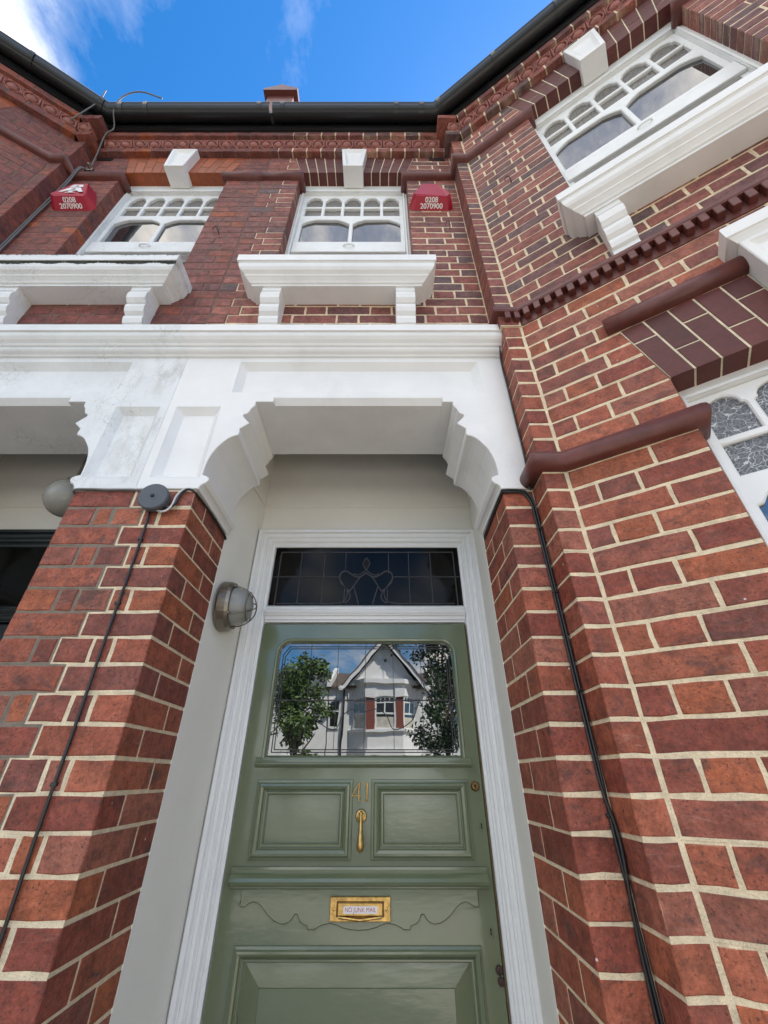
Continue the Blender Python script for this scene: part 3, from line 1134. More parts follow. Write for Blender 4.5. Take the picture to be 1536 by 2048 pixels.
def voussoirs(wall, fr, sb0, sb1, st0, st1, z0, z1, n, tone, mtone, depth=0.1, first_cut=0):
    """Half of a flat gauged arch: n radiating courses, each cut once, between (sb0..sb1) below and (st0..st1) above."""
    g = 0.0033
    H = z1 - z0
    for i in range(n):
        b0, b1 = sb0 + (sb1 - sb0) * i / n, sb0 + (sb1 - sb0) * (i + 1) / n
        t0, t1 = st0 + (st1 - st0) * i / n, st0 + (st1 - st0) * (i + 1) / n
        cut = (0.36 if (i + first_cut) % 2 else 0.70) * H
        for (h0, h1) in ((0, cut - g), (cut + g, H)):
            la, lb = b0 + (t0 - b0) * h0 / H + g, b0 + (t0 - b0) * h1 / H + g
            ra, rb = b1 + (t1 - b1) * h0 / H - g, b1 + (t1 - b1) * h1 / H - g
            c = tuple(np.array(tone) * RND.uniform(0.82, 1.15))
            wall.brick(fr.P, la, lb, ra, rb, z0 + h0, z0 + h1, depth, c, True, True, t=0.001, material='gauged_brick', jit=0.0004, bev=0.0012)
    vv = [fr.P(sb0 + .002, -0.0012, z0 + 0.0012), fr.P(sb1 - .002, -0.0012, z0 + 0.0012), fr.P(sb1 - .002, -depth, z0 + 0.0012), fr.P(sb0 + .002, -depth, z0 + 0.0012),
          fr.P(st0, -0.0012, z1), fr.P(st1, -0.0012, z1), fr.P(st1, -depth, z1), fr.P(st0, -depth, z1)]
    wall.mort.add(vv, [(0, 1, 2, 3), (7, 6, 5, 4), (4, 5, 1, 0), (5, 6, 2, 1), (6, 7, 3, 2), (7, 4, 0, 3)])
    wall.mtone += [mtone] * 8


def keystone(house, fr, c, z0, z1, wb, wt, pr, paint, cap=False):
    mb = MB()
    B = -0.082
    out = [(c - wb / 2, z0), (c + wb / 2, z0), (c + wt / 2, z1), (c - wt / 2, z1)]
    i = 0.026
    inn = [(c - wb / 2 + i, z0 + i * 0.9), (c + wb / 2 - i, z0 + i * 0.9), (c + wt / 2 - i, z1 - i), (c - wt / 2 + i, z1 - i)]
    i2 = 0.042
    in2 = [(c - wb / 2 + i2, z0 + i2), (c + wb / 2 - i2, z0 + i2), (c + wt / 2 - i2, z1 - i2), (c - wt / 2 + i2, z1 - i2)]
    F = lambda a, b, t: fr.P(a, t, b)
    plate(mb, out, [inn], F, pr, B, 0.003)
    mb.loft([[F(*p, pr - 0.0035) for p in inn], [F(*p, pr - 0.016) for p in in2]])
    mb.add([F(*p, pr - 0.016) for p in in2], [(0, 1, 2, 3)])
    mb.add([F(*p, B) for p in out], [(3, 2, 1, 0)])
    if cap:
        w2 = wt / 2 + 0.002
        path = [(c - w2, 0.0), (c - w2, -pr), (c + w2, -pr), (c + w2, 0.0)]
        sweep(mb, path, [(-0.01, z1 - 0.012), (0.0, z1 - 0.01), (0.006, z1), (0.016, z1 + 0.012), (0.022, z1 + 0.014), (0.024, z1 + 0.06), (0.016, z1 + 0.075), (-0.09, z1 + 0.078)], lambda a, b, h: fr.P(a, -b, h))
    return mb.build('keystone', paint, house)


def egg_tile(parent, fr, s0, s1, base=0.043):
    """One moulded frieze tile: a coved strip carrying two eggs and darts."""
    z0, z1 = zj(K_EAVES + 1) - 0.003, zj(K_EAVES + 2) + 0.003
    H = z1 - z0
    mb = MB()
    prof = [(-0.03, z0), (base - 0.012, z0), (base - 0.010, z0 + 0.008), (base - 0.006, z0 + 0.010), (base - 0.002, z0 + H * 0.4), (base + 0.008, z0 + H * 0.7), (base + 0.022, z0 + H - 0.012), (base + 0.028, z0 + H - 0.010), (base + 0.029, z1), (-0.03, z1)]
    mb.loft([[fr.P(s0 + 0.0015, t, z) for t, z in prof], [fr.P(s1 - 0.0015, t, z) for t, z in prof]], True, True, True)
    L = s1 - s0
    ne = max(1, int(round(L / 0.115)))
    for i in range(ne):
        c = s0 + L * (i + 0.5) / ne
        rings = []
        for a in range(6):
            th = math.pi / 2 * a / 5
            ring = []
            for b in range(10):
                ph = 2 * math.pi * b / 10
                ds, dz, h = 0.037 * math.cos(th) * math.cos(ph), 0.033 * math.cos(th) * math.sin(ph), 0.030 * math.sin(th)
                ring.append(fr.P(c + ds, base + 0.002 + h * 0.8 + dz * 0.35, z0 + H * 0.47 + dz * 0.9 - h * 0.45))
            rings.append(ring)
        mb.loft(rings, True, False, True)
        for sg in (-1, 1):       # the shell round the egg
            pts = []
            for a in range(7):
                an = -0.45 * math.pi + a / 6 * 0.9 * math.pi
                pts.append(fr.P(c + sg * 0.049 * math.cos(an * 0.95), base + 0.010 + 0.016 * math.sin(an), z0 + H * 0.48 + 0.030 * math.sin(an)))
            mb.tube(pts, 0.0065, 5)
    for e in range(ne + 1):      # darts
        c = min(max(s0 + L * e / ne, s0 + 0.008), s1 - 0.008)
        mb.tube([fr.P(c, base + 0.028, z1 - 0.012), fr.P(c, base + 0.014, z0 + H * 0.45), fr.P(c, base + 0.002, z0 + 0.014)], [0.006, 0.005, 0.002], 5)
    return mb.build('frieze_tile', 'terracotta_pale', parent)


def house_shell(house, H):
    """Everything the two mirror-image houses share. H: dict of finishes."""
    paint = H['paint']
    global STEP
    old = H['old']

    def edge(k, z):
        # ragged line where the cream repointing stops, a little left of the party line
        if k not in STEP:
            b = XC - 0.02 + RND.uniform(-0.08, 0.08) + (0.16 if zj(k) > 1.7 else 0.0)
            STEP[k] = b
        return STEP[k]

    def mt(q, k):
        x = 2 * XC - q[0] if MIR else q[0]
        return CREAM if x > edge(k, q[2]) else (THIN if zj(k) > 1.7 else GREY)

    tone_main = tone_old if old else tone_up
    mt_bay = (lambda q, k: THIN) if old else (lambda q, k: CREAM)
    tone_bay = tone_old if old else tone_low

    # ---- upper wall with its window opening and arch
    wu = Wall('upper_wall')
    wo0, wo1 = -0.617, 0.188
    kw0, kw1 = 17, 41            # window from sill to arch springing
    zs = zj(kw1)
    ztop = zj(K_EAVES)

    def hole(k):
        if 18 <= k < kw1:
            return (wo0, wo0, wo1, wo1)
        if kw1 <= k < K_EAVES:
            f0, f1 = (zj(k) - zs) / (ztop - zs), (zj(k + 1) - zs) / (ztop - zs)
            return (wo0 - 0.068 * f0, wo0 - 0.068 * f1, wo1 + 0.068 * f0, wo1 + 0.068 * f1)
        return None
    wu.face(FM, 12, K_EAVES, XC, NIB, [hole], tone_main, mt, off=0.055, e1=False)
    vt = H['arch']
    vm = H['arch_joint']
    cmid = (wo0 + wo1) / 2
    voussoirs(wu, FM, wo0, cmid - 0.07, wo0 - 0.068, cmid - 0.088, zs, ztop, 5, vt, vm)
    voussoirs(wu, FM, cmid + 0.07, wo1, cmid + 0.088, wo1 + 0.068, zs, ztop, 5, vt, vm, first_cut=1)
    # eaves corbels
    for kk, p in ((K_EAVES, 0.043), (K_EAVES + 2, 0.10)):
        wu.face(FM, kk, kk + 1, XC, NIB - p + 0.004, [], tone_main, mt, off=0.02, t=p, depth=0.14, header=True, corbel=True)
    # mortar of the brick skin; the core behind it is built below
    wu.obj = wu.finish(house, 'upper_wall')

    # ---- bay: corner nib, canted faces below and above
    wb = Wall('bay_wall')
    for k in range(-32, 12):
        m = mt_bay(None, k)
        wb.block(NIB, 0.617, 1.086, W1 + 0.09, k, tone_bay(None, 0.1, k), m, mx1=0.630)
    for k in range(14, K_EAVES):
        wb.block(NIB, 0.617, 1.106, W2 + 0.06, k, tone_main(None, 0.1, k), mt_bay(None, k), mx1=0.630)
    wb.block(NIB - 0.012, 0.617, 1.080, W2 + 0.05, 12, tone_bay(None, 0.1, 12), mt_bay(None, 12), mx1=0.63)
    for kk, p in ((K_EAVES, 0.043), (K_EAVES + 2, 0.10)):
        wb.block(NIB - p, 0.617 - p * 0.3, 1.106 - p, W2 + 0.05, kk, tone_main(None, 0.1, kk), mt_bay(None, kk), mx1=0.617 - p * 0.3 - 0.003, corbel=True)
    lo0, lo1 = 0.378, 1.25
    kl = 4                       # arch springing of the lower window, z = 1.0904
    zl, zlt = zj(kl), zj(kl + 4)

    def hole_lo(k):
        if -14 <= k < kl:
            return (lo0, lo0, lo1, lo1)
        if kl <= k < kl + 4:
            f0, f1 = (k - kl) / 4, (k + 1 - kl) / 4
            return (lo0 - 0.062 * f0, lo0 - 0.062 * f1, lo1 + 0.062 * f0, lo1 + 0.062 * f1)
        return None
    CW = 1.68
    wb.face(FCL, -32, 12, 0.0, CW, [hole_lo], tone_bay, mt_bay, off=0.02, e1=True)
    lc = (lo0 + lo1) / 2
    voussoirs(wb, FCL, lo0, lc - 0.085, lo0 - 0.062, lc - 0.115, zl, zlt, 5, H['arch'], H['arch_joint'])
    voussoirs(wb, FCL, lc + 0.085, lo1, lc + 0.115, lo1 + 0.062, zl, zlt, 5, H['arch'], H['arch_joint'])
    uo0, uo1 = 0.433, 1.313
    uc = (uo0 + uo1) / 2

    def hole_up(k):
        if 18 <= k < kw1:
            return (uo0, uo0, uo1, uo1)
        if kw1 <= k < K_EAVES:
            f0, f1 = (zj(k) - zs) / (ztop - zs), (zj(k + 1) - zs) / (ztop - zs)
            return (uo0 - 0.068 * f0, uo0 - 0.068 * f1, uo1 + 0.068 * f0, uo1 + 0.068 * f1)
        return None
    wb.face(FCU, 14, K_EAVES, 0.0, CW, [hole_up], tone_main, mt_bay, off=0.08, e1=True)
    voussoirs(wb, FCU, uo0, uc - 0.07, uo0 - 0.068, uc - 0.088, zs, ztop, 5, vt, vm)
    voussoirs(wb, FCU, uc + 0.07, uo1, uc + 0.088, uo1 + 0.068, zs, ztop, 5, vt, vm, first_cut=1)
    for kk, p in ((K_EAVES, 0.043), (K_EAVES + 2, 0.10)):
        wb.face(FCU, kk, kk + 1, p * 0.3, CW, [], tone_main, mt_bay, off=0.04, t=p, depth=0.14, header=True, e1=True, corbel=True)
    wb.obj = wb.finish(house, 'bay_wall')

    # ---- frieze of egg-and-dart tiles
    fz = MB()
    sweep(fz, [(XC, W2), (NIB, W2), (NIB, 1.106), (0.622, 1.106), FCU.P(CW, 0, 0)[:2]], [(-0.06, zj(K_EAVES + 1)), (0.004, zj(K_EAVES + 1) + 0.001), (0.004, zj(K_EAVES + 2) - 0.001), (-0.06, zj(K_EAVES + 2))], lambda a, b, h: (a, b, h))
    fzo = fz.build('frieze', 'mortar', house, tone=[GREY if old else CREAM] * len(fz.v))
    x = NIB - 0.072
    while x > XC + 0.02:
        egg_tile(fzo, FM, max(x - 0.231, XC), x)
        x -= 0.231
    egg_tile(fzo, Frame((0, 1.106), 0), NIB - 0.02, 0.617)
    s = 0.03
    while s < 1.5:
        egg_tile(fzo, FCU, s, s + 0.231)
        s += 0.231

    # ---- terracotta string courses
    zb = zj(39)
    B = lambda fr, s, t=0.0: fr.P(s, t, 0)[:2]
    bullnose(house, [(XC, W2), (wo0, W2), (wo0, W2 + 0.083)], zb)
    bullnose(house, [(wo1, W2 + 0.083), (wo1, W2), (NIB, W2), (NIB, 1.106), (0.622, 1.106), B(FCU, uo0), B(FCU, uo0, -0.083)], zb)
    bullnose(house, [B(FCU, uo1, -0.083), B(FCU, uo1), B(FCU, CW)], zb)
    bullnose(house, [(NIB, FAS), (NIB, 1.086), (0.622, 1.086), B(FCL, lo0), B(FCL, lo0, -0.083)], zj(1))
    bullnose(house, [B(FCL, lo1, -0.083), B(FCL, lo1), B(FCL, CW)], zj(1))
    bullnose(house, [B(FCL, lo0 - 0.10), B(FCL, lc - 0.085)], zlt + 0.004, 'label_mould')
    bullnose(house, [B(FCL, lc + 0.085), B(FCL, lo1 + 0.10)], zlt + 0.004, 'label_mould')

    # ---- dentil course between the storeys
    dz0, dz1, dz2 = zj(12), zj(13), zj(14)
    mb = MB()
    pth = [(NIB, W2 - 0.02), (NIB, 1.09), (0.622, 1.09), B(FCL, CW, -0.004)]
    sweep(mb, pth, [(-0.02, dz0), (0.006, dz0 + 0.001), (0.006, dz1 - 0.006), (0.036, dz1 - 0.004), (0.040, dz1 + 0.004), (0.040, dz1 + 0.022), (0.030, dz1 + 0.03), (0.016, dz1 + 0.045), (-0.02, dz2)], lambda a, b, h: (a, b, h))
    dco = mb.build('dentil_course', 'terracotta', house)
    s = 0.03
    while s < 1.5:
        m2 = MB()
        m2.bevbox(s, s + 0.026, 0.0, 0.034 + RND.uniform(-.001, .001), dz0 + 0.026, dz1 - 0.003, 0.002, lambda a, t, q: FCL.P(a, t, q))
        m2.build('dentil', 'terracotta', dco)
        s += 0.047
    for s in (0.554, 0.596):
        m2 = MB()
        m2.bevbox(s, s + 0.024, 1.055, 1.09, dz0 + 0.026, dz1 - 0.003, 0.002)
        m2.build('dentil', 'terracotta', dco)

    # ---- windows, sills, keystones
    sash_window(house, FM, wo0, wo1, paint if old else 'sash_white')
    sash_window(house, FCU, uo0, uo1, 'sash_white')
    window_sill(house, FM, -0.73, 0.277, paint, [(-0.60, -0.505), (0.072, 0.167)], label=H.get('sill_label'))
    window_sill(house, FCU, 0.322, 1.424, 'white_paint' if not old else paint, [(0.432, 0.53), (1.216, 1.314)])
    keystone(house, FM, cmid, 3.815, 4.158, 0.146, 0.196, 0.06, 'white_paint')
    keystone(house, FCU, uc, 3.815, 4.158, 0.146, 0.196, 0.06, 'white_paint')
    keystone(house, FCL, lc, 1.085, 1.475, 0.165, 0.235, 0.075, 'white_paint', cap=True)
    bay_lower_window(house, lo0, lo1)

    # ---- porch entablature
    porch_entablature(house, paint)
    porch_room(house, H)
    # ---- unseen core added behind skin and windows against light leaks, house body, roof
    mb = MB()
    mb.box(XC, 2.2, W2 + 0.16, 2.05, 1.79, 4.5)
    mb.loft([[FCU.P(0.03, -0.17, z), FCU.P(CW - 0.1, -0.17, z), (2.0, 1.6, z), (0.66, 1.6, z)] for z in (GZ, 4.5)], True, True, True)
    mb.box(XC, 3.4, 2.05, 8.5, GZ, 4.5)
    mb.box(NIB + 0.03, 2.4, 1.36, 2.06, GZ, 1.8)
    mb.build('house_core', 'red_clay', house)
    mb = MB()
    ry = [(1.02, 4.50), (1.02, 4.55), (5.0, 7.9), (9.0, 4.55), (9.0, 4.5)]
    mb.loft([[(XC, y, z) for y, z in ry], [(3.5, y, z) for y, z in ry]], True, True, True)
    bayr = [FCU.P(-0.15, 0.14, 4.51), FCU.P(CW, 0.14, 4.51), (3.4, 0.2, 4.51), (3.4, 2.6, 6.0), (1.7, 2.6, 5.9)]
    mb.add(bayr, [(0, 1, 2, 3, 4)])
    rf = mb.build('roof', H['roof'], house)
    # ---- gutter and boards
    gp = [(XC + 0.012, W2), (0.485, W2), (0.485 + 1.9 * FCU.d.x, W2 + 1.9 * FCU.d.y)]
    mb = MB()
    c, r, gz = 0.185, 0.062, 4.505
    prof = [(c - r, gz + 0.012)] + [(c + r * math.cos(a), gz + r * math.sin(a)) for a in [math.pi + math.pi * i / 12 for i in range(13)]] + [(c + r + 0.005, gz + 0.004), (c + r + 0.005, gz + 0.014), (c + r - 0.004, gz + 0.016), (c + r - 0.006, gz)]
    sweep(mb, gp, prof, lambda a, b, h: (a, b, h), caps=False)
    g = mb.build('gutter', 'gutter_black', house, smooth=True)
    pr2 = [(c + (r + 0.006) * math.cos(a), gz + (r + 0.006) * math.sin(a)) for a in [math.pi + math.pi * i / 10 for i in range(11)]] + [(c + r + 0.008, gz + 0.016)]
    for jx in (XC + 0.075, 0.10, 0.30):
        m2 = MB()
        sweep(m2, [(jx, W2), (jx + 0.035, W2)], pr2, lambda a, b, h: (a, b, h), caps=False)
        m2.build('gutter_joint', 'gutter_black', g, smooth=True)
    q0 = Vector((gp[1][0], gp[1][1]))
    for sd in (0.10, 0.55, 1.0):
        a = q0 + Vector((FCU.d.x, FCU.d.y)) * sd
        b = a + Vector((FCU.d.x, FCU.d.y)) * 0.03
        m2 = MB()
        sweep(m2, [tuple(a), tuple(b)], pr2, lambda a, b, h: (a, b, h), caps=False)
        m2.build('gutter_joint', 'gutter_black', g, smooth=True)
    mb = MB()
    ep = [(XC, W2), (0.475, W2), (0.475 + 1.95 * FCU.d.x, W2 + 1.95 * FCU.d.y)]
    sweep(mb, ep, [(-0.1, zj(K_EAVES + 3) + 0.001), (0.118, zj(K_EAVES + 3) + 0.002), (0.118, 4.40), (0.126, 4.40), (0.126, 4.53), (0.10, 4.54), (-0.1, 4.54)], lambda a, b, h: (a, b, h))
    mb.build('fascia_board', 'gutter_black', house)
    # air brick slot under the eaves
    m2 = MB()
    z0 = zj(K_EAVES - 1) + 0.02
    for i in range(9):
        m2.box(0.383 + i * 0.0135, 0.392 + i * 0.0135, W2 - 0.004, W2 + 0.0, z0, z0 + 0.045)
    m2.box(0.378, 0.503, W2 - 0.0025, W2, z0 - 0.006, z0 + 0.052)
    m2.build('air_vent', 'black_plastic', house)


def bay_lower_window(house, lo0, lo1):
    P = FCL.P
    T = -0.085
    w = empty('window', P((lo0 + lo1) / 2, -0.09, -0.3), house)
    fn = lambda a, b, t: P(a, t, b)
    mb = MB()
    plate(mb, rect(lo0 - 0.03, lo1 + 0.03, -0.3, 1.12), [rect(lo0 + 0.03, lo1 - 0.03, -0.24, 1.05)], fn, T, T - 0.07, 0.003)
    sweep(mb, [(lo0 + 0.03, -0.24), (lo0 + 0.03, 1.05), (lo1 - 0.03, 1.05), (lo1 - 0.03, -0.24)], [(-0.001, T), (-0.001, T + 0.006), (-0.010, T + 0.008), (-0.016, T)], lambda a, b, h: P(a, h, b))
    mb.build('window_frame', 'gloss_white', w)
    a0, a1 = lo0 + 0.028, lo1 - 0.028
    l0, l1 = a0 + 0.026, a1 - 0.026
    n, bar = 6, 0.021
    lw = (l1 - l0 - bar * (n - 1)) / n
    holes, panes = [], []
    for i in range(n):
        x = l0 + i * (lw + bar)
        up = arch_light(x, x + lw, 0.876, 1.03, 0.052)
        lo = rect(x, x + lw, 0.735, 0.850)
        holes += [up, lo]
        panes += [(up, 'obscure_glass'), (lo, 'obscure_glass')]
    mid = (l0 + l1) / 2
    for b0, b1 in ((l0, mid - 0.014), (mid + 0.014, l1)):
        ww = b1 - b0
        top = [(b1, 0.63), (b1 - 0.016, 0.634), (b1 - 0.03, 0.655), (b1 - 0.05, 0.672), (b1 - 0.065, 0.69), (b1 - 0.1, 0.70)]
        sh = [(b0, 0.36), (b1, 0.36)] + top + [(b0 + b1 - p[0], p[1]) for p in reversed(top)]
        holes.append(sh)
        panes.append((sh, 'glass'))
    Ts = T - 0.018
    mb = MB()
    plate(mb, rect(a0, a1, 0.27, 1.052), holes, fn, Ts, Ts - 0.03, 0.0045)
    mb.build('upper_sash', 'gloss_white', w)
    for poly, g in panes:
        mb = MB()
        c = (sum(p[0] for p in poly) / len(poly), sum(p[1] for p in poly) / len(poly))
        plate(mb, [(c[0] + (p[0] - c[0]) * 1.02, c[1] + (p[1] - c[1]) * 1.02) for p in poly], [], fn, Ts - 0.014, Ts - 0.018)
        mb.build('pane', g, w)
    mb = MB()
    plate(mb, rect(a0, a1, -0.24, 0.31), [rect(a0 + 0.045, a1 - 0.045, -0.15, 0.27)], fn, Ts - 0.036, Ts - 0.066, 0.003)
    mb.build('lower_sash', 'gloss_white', w)
    mb = MB()
    plate(mb, rect(a0 + 0.04, a1 - 0.04, -0.16, 0.28), [], fn, Ts - 0.05, Ts - 0.054)
    mb.build('pane', 'glass', w)
    mb = MB()
    mb.bevbox(lo0 - 0.08, lo1 + 0.08, -0.1, 0.10, -0.40, -0.285, 0.006, lambda s, t, q: P(s, t, q))
    mb.build('window_sill', 'white_paint', house)


OC = -0.1140           # centre of the porch opening
CORBEL = [(0.298, 1.318), (0.297, 1.298), (0.303, 1.288), (0.311, 1.276), (0.315, 1.262), (0.321, 1.251), (0.330, 1.245), (0.336, 1.244), (0.335, 1.232), (0.303, 1.194),
          (0.324, 1.175), (0.336, 1.164), (0.334, 1.141), (0.337, 1.130), (0.348, 1.127), (0.361, 1.120), (0.374, 1.109), (0.386, 1.094), (0.398, 1.076), (0.407, 1.062),
          (0.414, 1.044), (0.420, 1.025), (0.425, 1.003), (0.428, 0.98), (0.4295, 0.955), (0.4295, 0.931), (0.418, 0.928), (0.407, 0.922), (0.401, 0.914), (0.402, 0.905), (0.411, 0.892),
          (0.420, 0.888), (0.427, 0.880), (0.4295, 0.868)]


def porch_entablature(house, paint):
    fn = lambda a, b, t: (a, FAS - t, b)
    right = CORBEL
    left = [(2 * OC - p[0], p[1]) for p in CORBEL]
    zt, zsf = 1.612, 1.346
    outer = [(XC, 0.868)] + list(reversed(left)) + [(-0.452, 1.318), (-0.452, zsf), (0.256, zsf), (0.256, 1.318)] + right + [(NIB, 0.868), (NIB, zt), (XC, zt)]
    hp = rect(-0.635, 0.432, 1.378, 1.575)
    hq = rect(-0.846, -0.668, 0.921, 1.286)
    mb = MB()
    plate(mb, outer, [hp, hq], fn, 0.0, FAS - YB, 0.0025, back=True)
    o = mb.build('entablature', paint, house)
    for h, dp in ((hp, 0.030), (hq, 0.026)):
        m2 = MB()
        q = [tuple(v) for v in offset_path(h, -0.026, True)]
        lp = [(p[0], p[1]) for p in h]
        m2.loft([[fn(*p, -0.002) for p in lp], [fn(*p, -dp) for p in q]])
        m2.add([fn(*p, -dp) for p in q], [(0, 1, 2, 3)])
        m2.build('panel', paint, o)
    # beam soffit with its stopped chamfer
    m2 = MB()
    sec = [(FAS + 0.0005, zsf + 0.004), (FAS + 0.0005, zsf - 0.004), (FAS + 0.024, 1.318), (YB - 0.001, 1.318), (YB - 0.001, zsf + 0.004)]
    m2.loft([[(-0.4515, y, z) for y, z in sec], [(0.2555, y, z) for y, z in sec]], True, True, True)
    m2.build('beam_soffit', paint, o)
    m2 = MB()
    prof = [(-0.05, 1.603), (0.0, 1.603), (0.010, 1.606), (0.014, 1.612), (0.026, 1.617), (0.033, 1.623), (0.035, 1.628), (0.035, 1.635), (0.043, 1.638), (0.049, 1.647), (0.062, 1.656), (0.072, 1.667), (0.075, 1.675), (0.075, 1.688), (0.084, 1.690), (0.085, 1.732), (0.08, 1.736), (-0.05, 1.748)]
    sweep(m2, [(XC, FAS), (NIB + 0.0, FAS)], prof, lambda a, b, h: (a, b, h), close_prof=True)
    m2.build('cornice', paint, o)


def porch_room(house, H):
    """Reveals, back wall and ceiling of the recessed porch, its piers, the door frame and the door."""
    pw = H['porch']
    mb = MB()
    top = 1.76
    # reveals run slightly askew from the pier ends to the door frame
    L0, L1 = (-0.6655, YB), (-0.632, YD + 0.02)
    R0, R1 = (0.4345, YB), (0.478, YD + 0.02)
    for a, b, sg in ((L0, L1, -1), (R0, R1, 1)):
        e = 0.0015 * -sg
        ring = [(a[0] + e, a[1]), (b[0], b[1]), (b[0] + sg * 0.08, b[1]), (a[0] + sg * 0.08, a[1])]
        mb.loft([[(x, y, z) for x, y in ring] for z in (GZ, top)], True, True, True)
    mb.box(L1[0] - 0.1, R1[0] + 0.1, YD + 0.02, YD + 0.1, 1.04, top)
    mb.box(-0.80, 0.6, YB + 0.001, YD + 0.1, top, top + 0.03)
    o = mb.build('porch_wall', pw, house)
    mb = MB()
    sweep(mb, [(L0[0] + 0.012, YB + 0.01), (L1[0] + 0.002, YD + 0.018), (R1[0] - 0.002, YD + 0.018), (R0[0] - 0.012, YB + 0.01)], [(0.0, 1.232), (0.004, 1.234), (0.004, 1.24), (0.0, 1.242)], lambda a, b, h: (a, b, h))
    mb.build('picture_bead', pw, o)
    mb = MB()
    mb.box(-0.66, 0.43, 1.15, YD + 0.1, GZ - 0.02, GZ + 0.10)
    mb.build('porch_step', 'porch_tile', house)
    # mask behind the outer piers' inner faces
    # architrave and transom
    fp = H['frame']
    mb = MB()
    yA = YD + 0.018
    prof = [(0.0, 0.02), (0.0, 0.0), (-0.004, -0.012), (-0.016, -0.016), (-0.021, -0.012), (-0.024, -0.012), (-0.03, -0.024), (-0.04, -0.026), (-0.044, -0.022), (-0.047, -0.022), (-0.052, -0.03), (-0.062, -0.034), (-0.066, -0.03), (-0.070, -0.03), (-0.075, -0.042), (-0.088, -0.044), (-0.0935, -0.038), (-0.0935, 0.02)]
    path = [(-0.5365, GZ + 0.1), (-0.5365, 0.980), (0.3835, 0.980), (0.3835, GZ + 0.1)]
    sweep(mb, path, prof, lambda a, b, h: (a, yA + h, b), close_prof=True)
    fo = mb.build('door_frame', fp, house)
    mb = MB()
    tp = [(0.020, 0.676), (-0.006, 0.676), (-0.018, 0.668), (-0.022, 0.664), (-0.022, 0.655), (-0.030, 0.650), (-0.034, 0.640), (-0.030, 0.632), (-0.026, 0.630), (-0.026, 0.626), (-0.018, 0.620), (-0.016, 0.608), (-0.010, 0.603), (-0.010, 0.596), (0.020, 0.590)]
    mb.loft([[(-0.537, yA + t, z) for t, z in tp], [(0.384, yA + t, z) for t, z in tp]], True, True, True)
    mb.build('transom', fp, fo)
    if H['door'] == 'green':
        front_door(house)
    else:
        dark_door(house)
    # brick piers
    wp = Wall('porch_pillar')
    old = H['old']
    tl = (lambda: RND.choice(RED)) if not old else (lambda: RND.choice(RED))
    # outer pier beside the bay
    wq = Wall('bay_pier')
    for k in range(-32, 1):
        m = GREY if old else CREAM
        x0, x1 = 0.4345, NIB
        if k % 2:
            wq.block(x0, x1 - 0.002, W1, W1 + 0.215, k, tl(), m, mx1=x1 + 0.02, my1=YB + 0.004)
            wq.block(x0, x1 - 0.002, W1 + 0.225, YB, k, tl(), m, bed=False)
        else:
            wq.block(x0, x1 - 0.002, W1, W1 + 0.103, k, tl(), m, mx1=x1 + 0.02, my1=YB + 0.004)
            wq.block(x0, x1 - 0.002, W1 + 0.113, YB, k, tl(), m, bed=False)
    wq.obj = wq.finish(house, 'bay_pier')


def middle_pier(house):
    """The shared pier between the two front doors; its right half is repointed in cream."""
    wp = Wall('porch_pillar')
    xl, xr = 2 * XC + 0.6655, -0.6655
    for k in range(-32, 1):
        z = zj(k)
        rows = []
        if k % 2 == 0:
            rows = [(xl, xl + 0.213, 0.103), (xl + 0.2235, xr, 0.103)]
        else:
            rows = [(xl, xl + 0.103, 0.215), (xl + 0.114, xl + 0.164, 0.103), (xl + 0.175, xr - 0.168, 0.103), (xr - 0.157, xr - 0.109, 0.103), (xr - 0.098, xr, 0.215)]
        # the repointing edge drifts to the left on the way down
        lim = XC + 0.03 + 0.012 * (k % 4) - 0.055 * max(0, (-k - 3)) / 6
        for (a, b, dp) in rows:
            m = CREAM if (a + b) / 2 > lim - 0.03 else GREY
            t = RND.choice(RED)
            e0, e1 = abs(a - xl) < 1e-6, abs(b - xr) < 1e-6
            fr = Frame((0, W1), 0)
            wp.brick(fr.P, a, a, b, b, zj(k) + JT, zj(k + 1) - JT, dp, t, e0, e1)
            wp.mort.box(a + 0.0018 if e0 else a - 0.0055, b - 0.0018 if e1 else b + 0.0055, W1 + 0.0020 + RND.uniform(-0.0008, 0.001), W1 + 0.18, zj(k), zj(k + 1))
            wp.mtone += [m] * 8
        for sd in (0, 1):
            y0 = W1 + (0.113 if k % 2 == 0 else 0.225)
            a, b = (xl, xl + 0.103) if sd == 0 else (xr - 0.103, xr)
            fr = Frame((0, y0), 0)
            wp.brick(fr.P, a, a, b, b, zj(k) + JT, zj(k + 1) - JT, YB - y0, RND.choice(RED), True, True)
            wp.mort.box(a + 0.0018, b - 0.0018, W1 + 0.18, YB + 0.004, zj(k), zj(k + 1))
            wp.mtone += [CREAM if sd else GREY] * 8
    wp.mort.box(xl + 0.1, xr - 0.1, W1 + 0.12, YB, GZ, zj(1) - 0.001)
    wp.mtone += [GREY] * 8
    wp.obj = wp.finish(house, 'porch_pillar', label='brick pillar between the two porches, cream pointing on its right half only')


# ------------------------------------------------------------------ doors
def moulded_panel(mb, x0, x1, z0, z1, w, fn, prof):
    sweep(mb, [(x0, z0), (x0, z1), (x1, z1), (x1, z0)], prof, fn, closed=True)


def rounded_glass(x0, x1, z0, z1, r, n=6):
    pts = [(x0, z0), (x1, z0)]
    for i in range(n + 1):
        a = math.pi / 2 * i / n
        pts.append((x1 - r + r * math.cos(a), z1 - r + r * math.sin(a)))
    for i in range(n + 1):
        a = math.pi / 2 + math.pi / 2 * i / n
        pts.append((x0 + r + r * math.cos(a), z1 - r + r * math.sin(a)))
    return pts


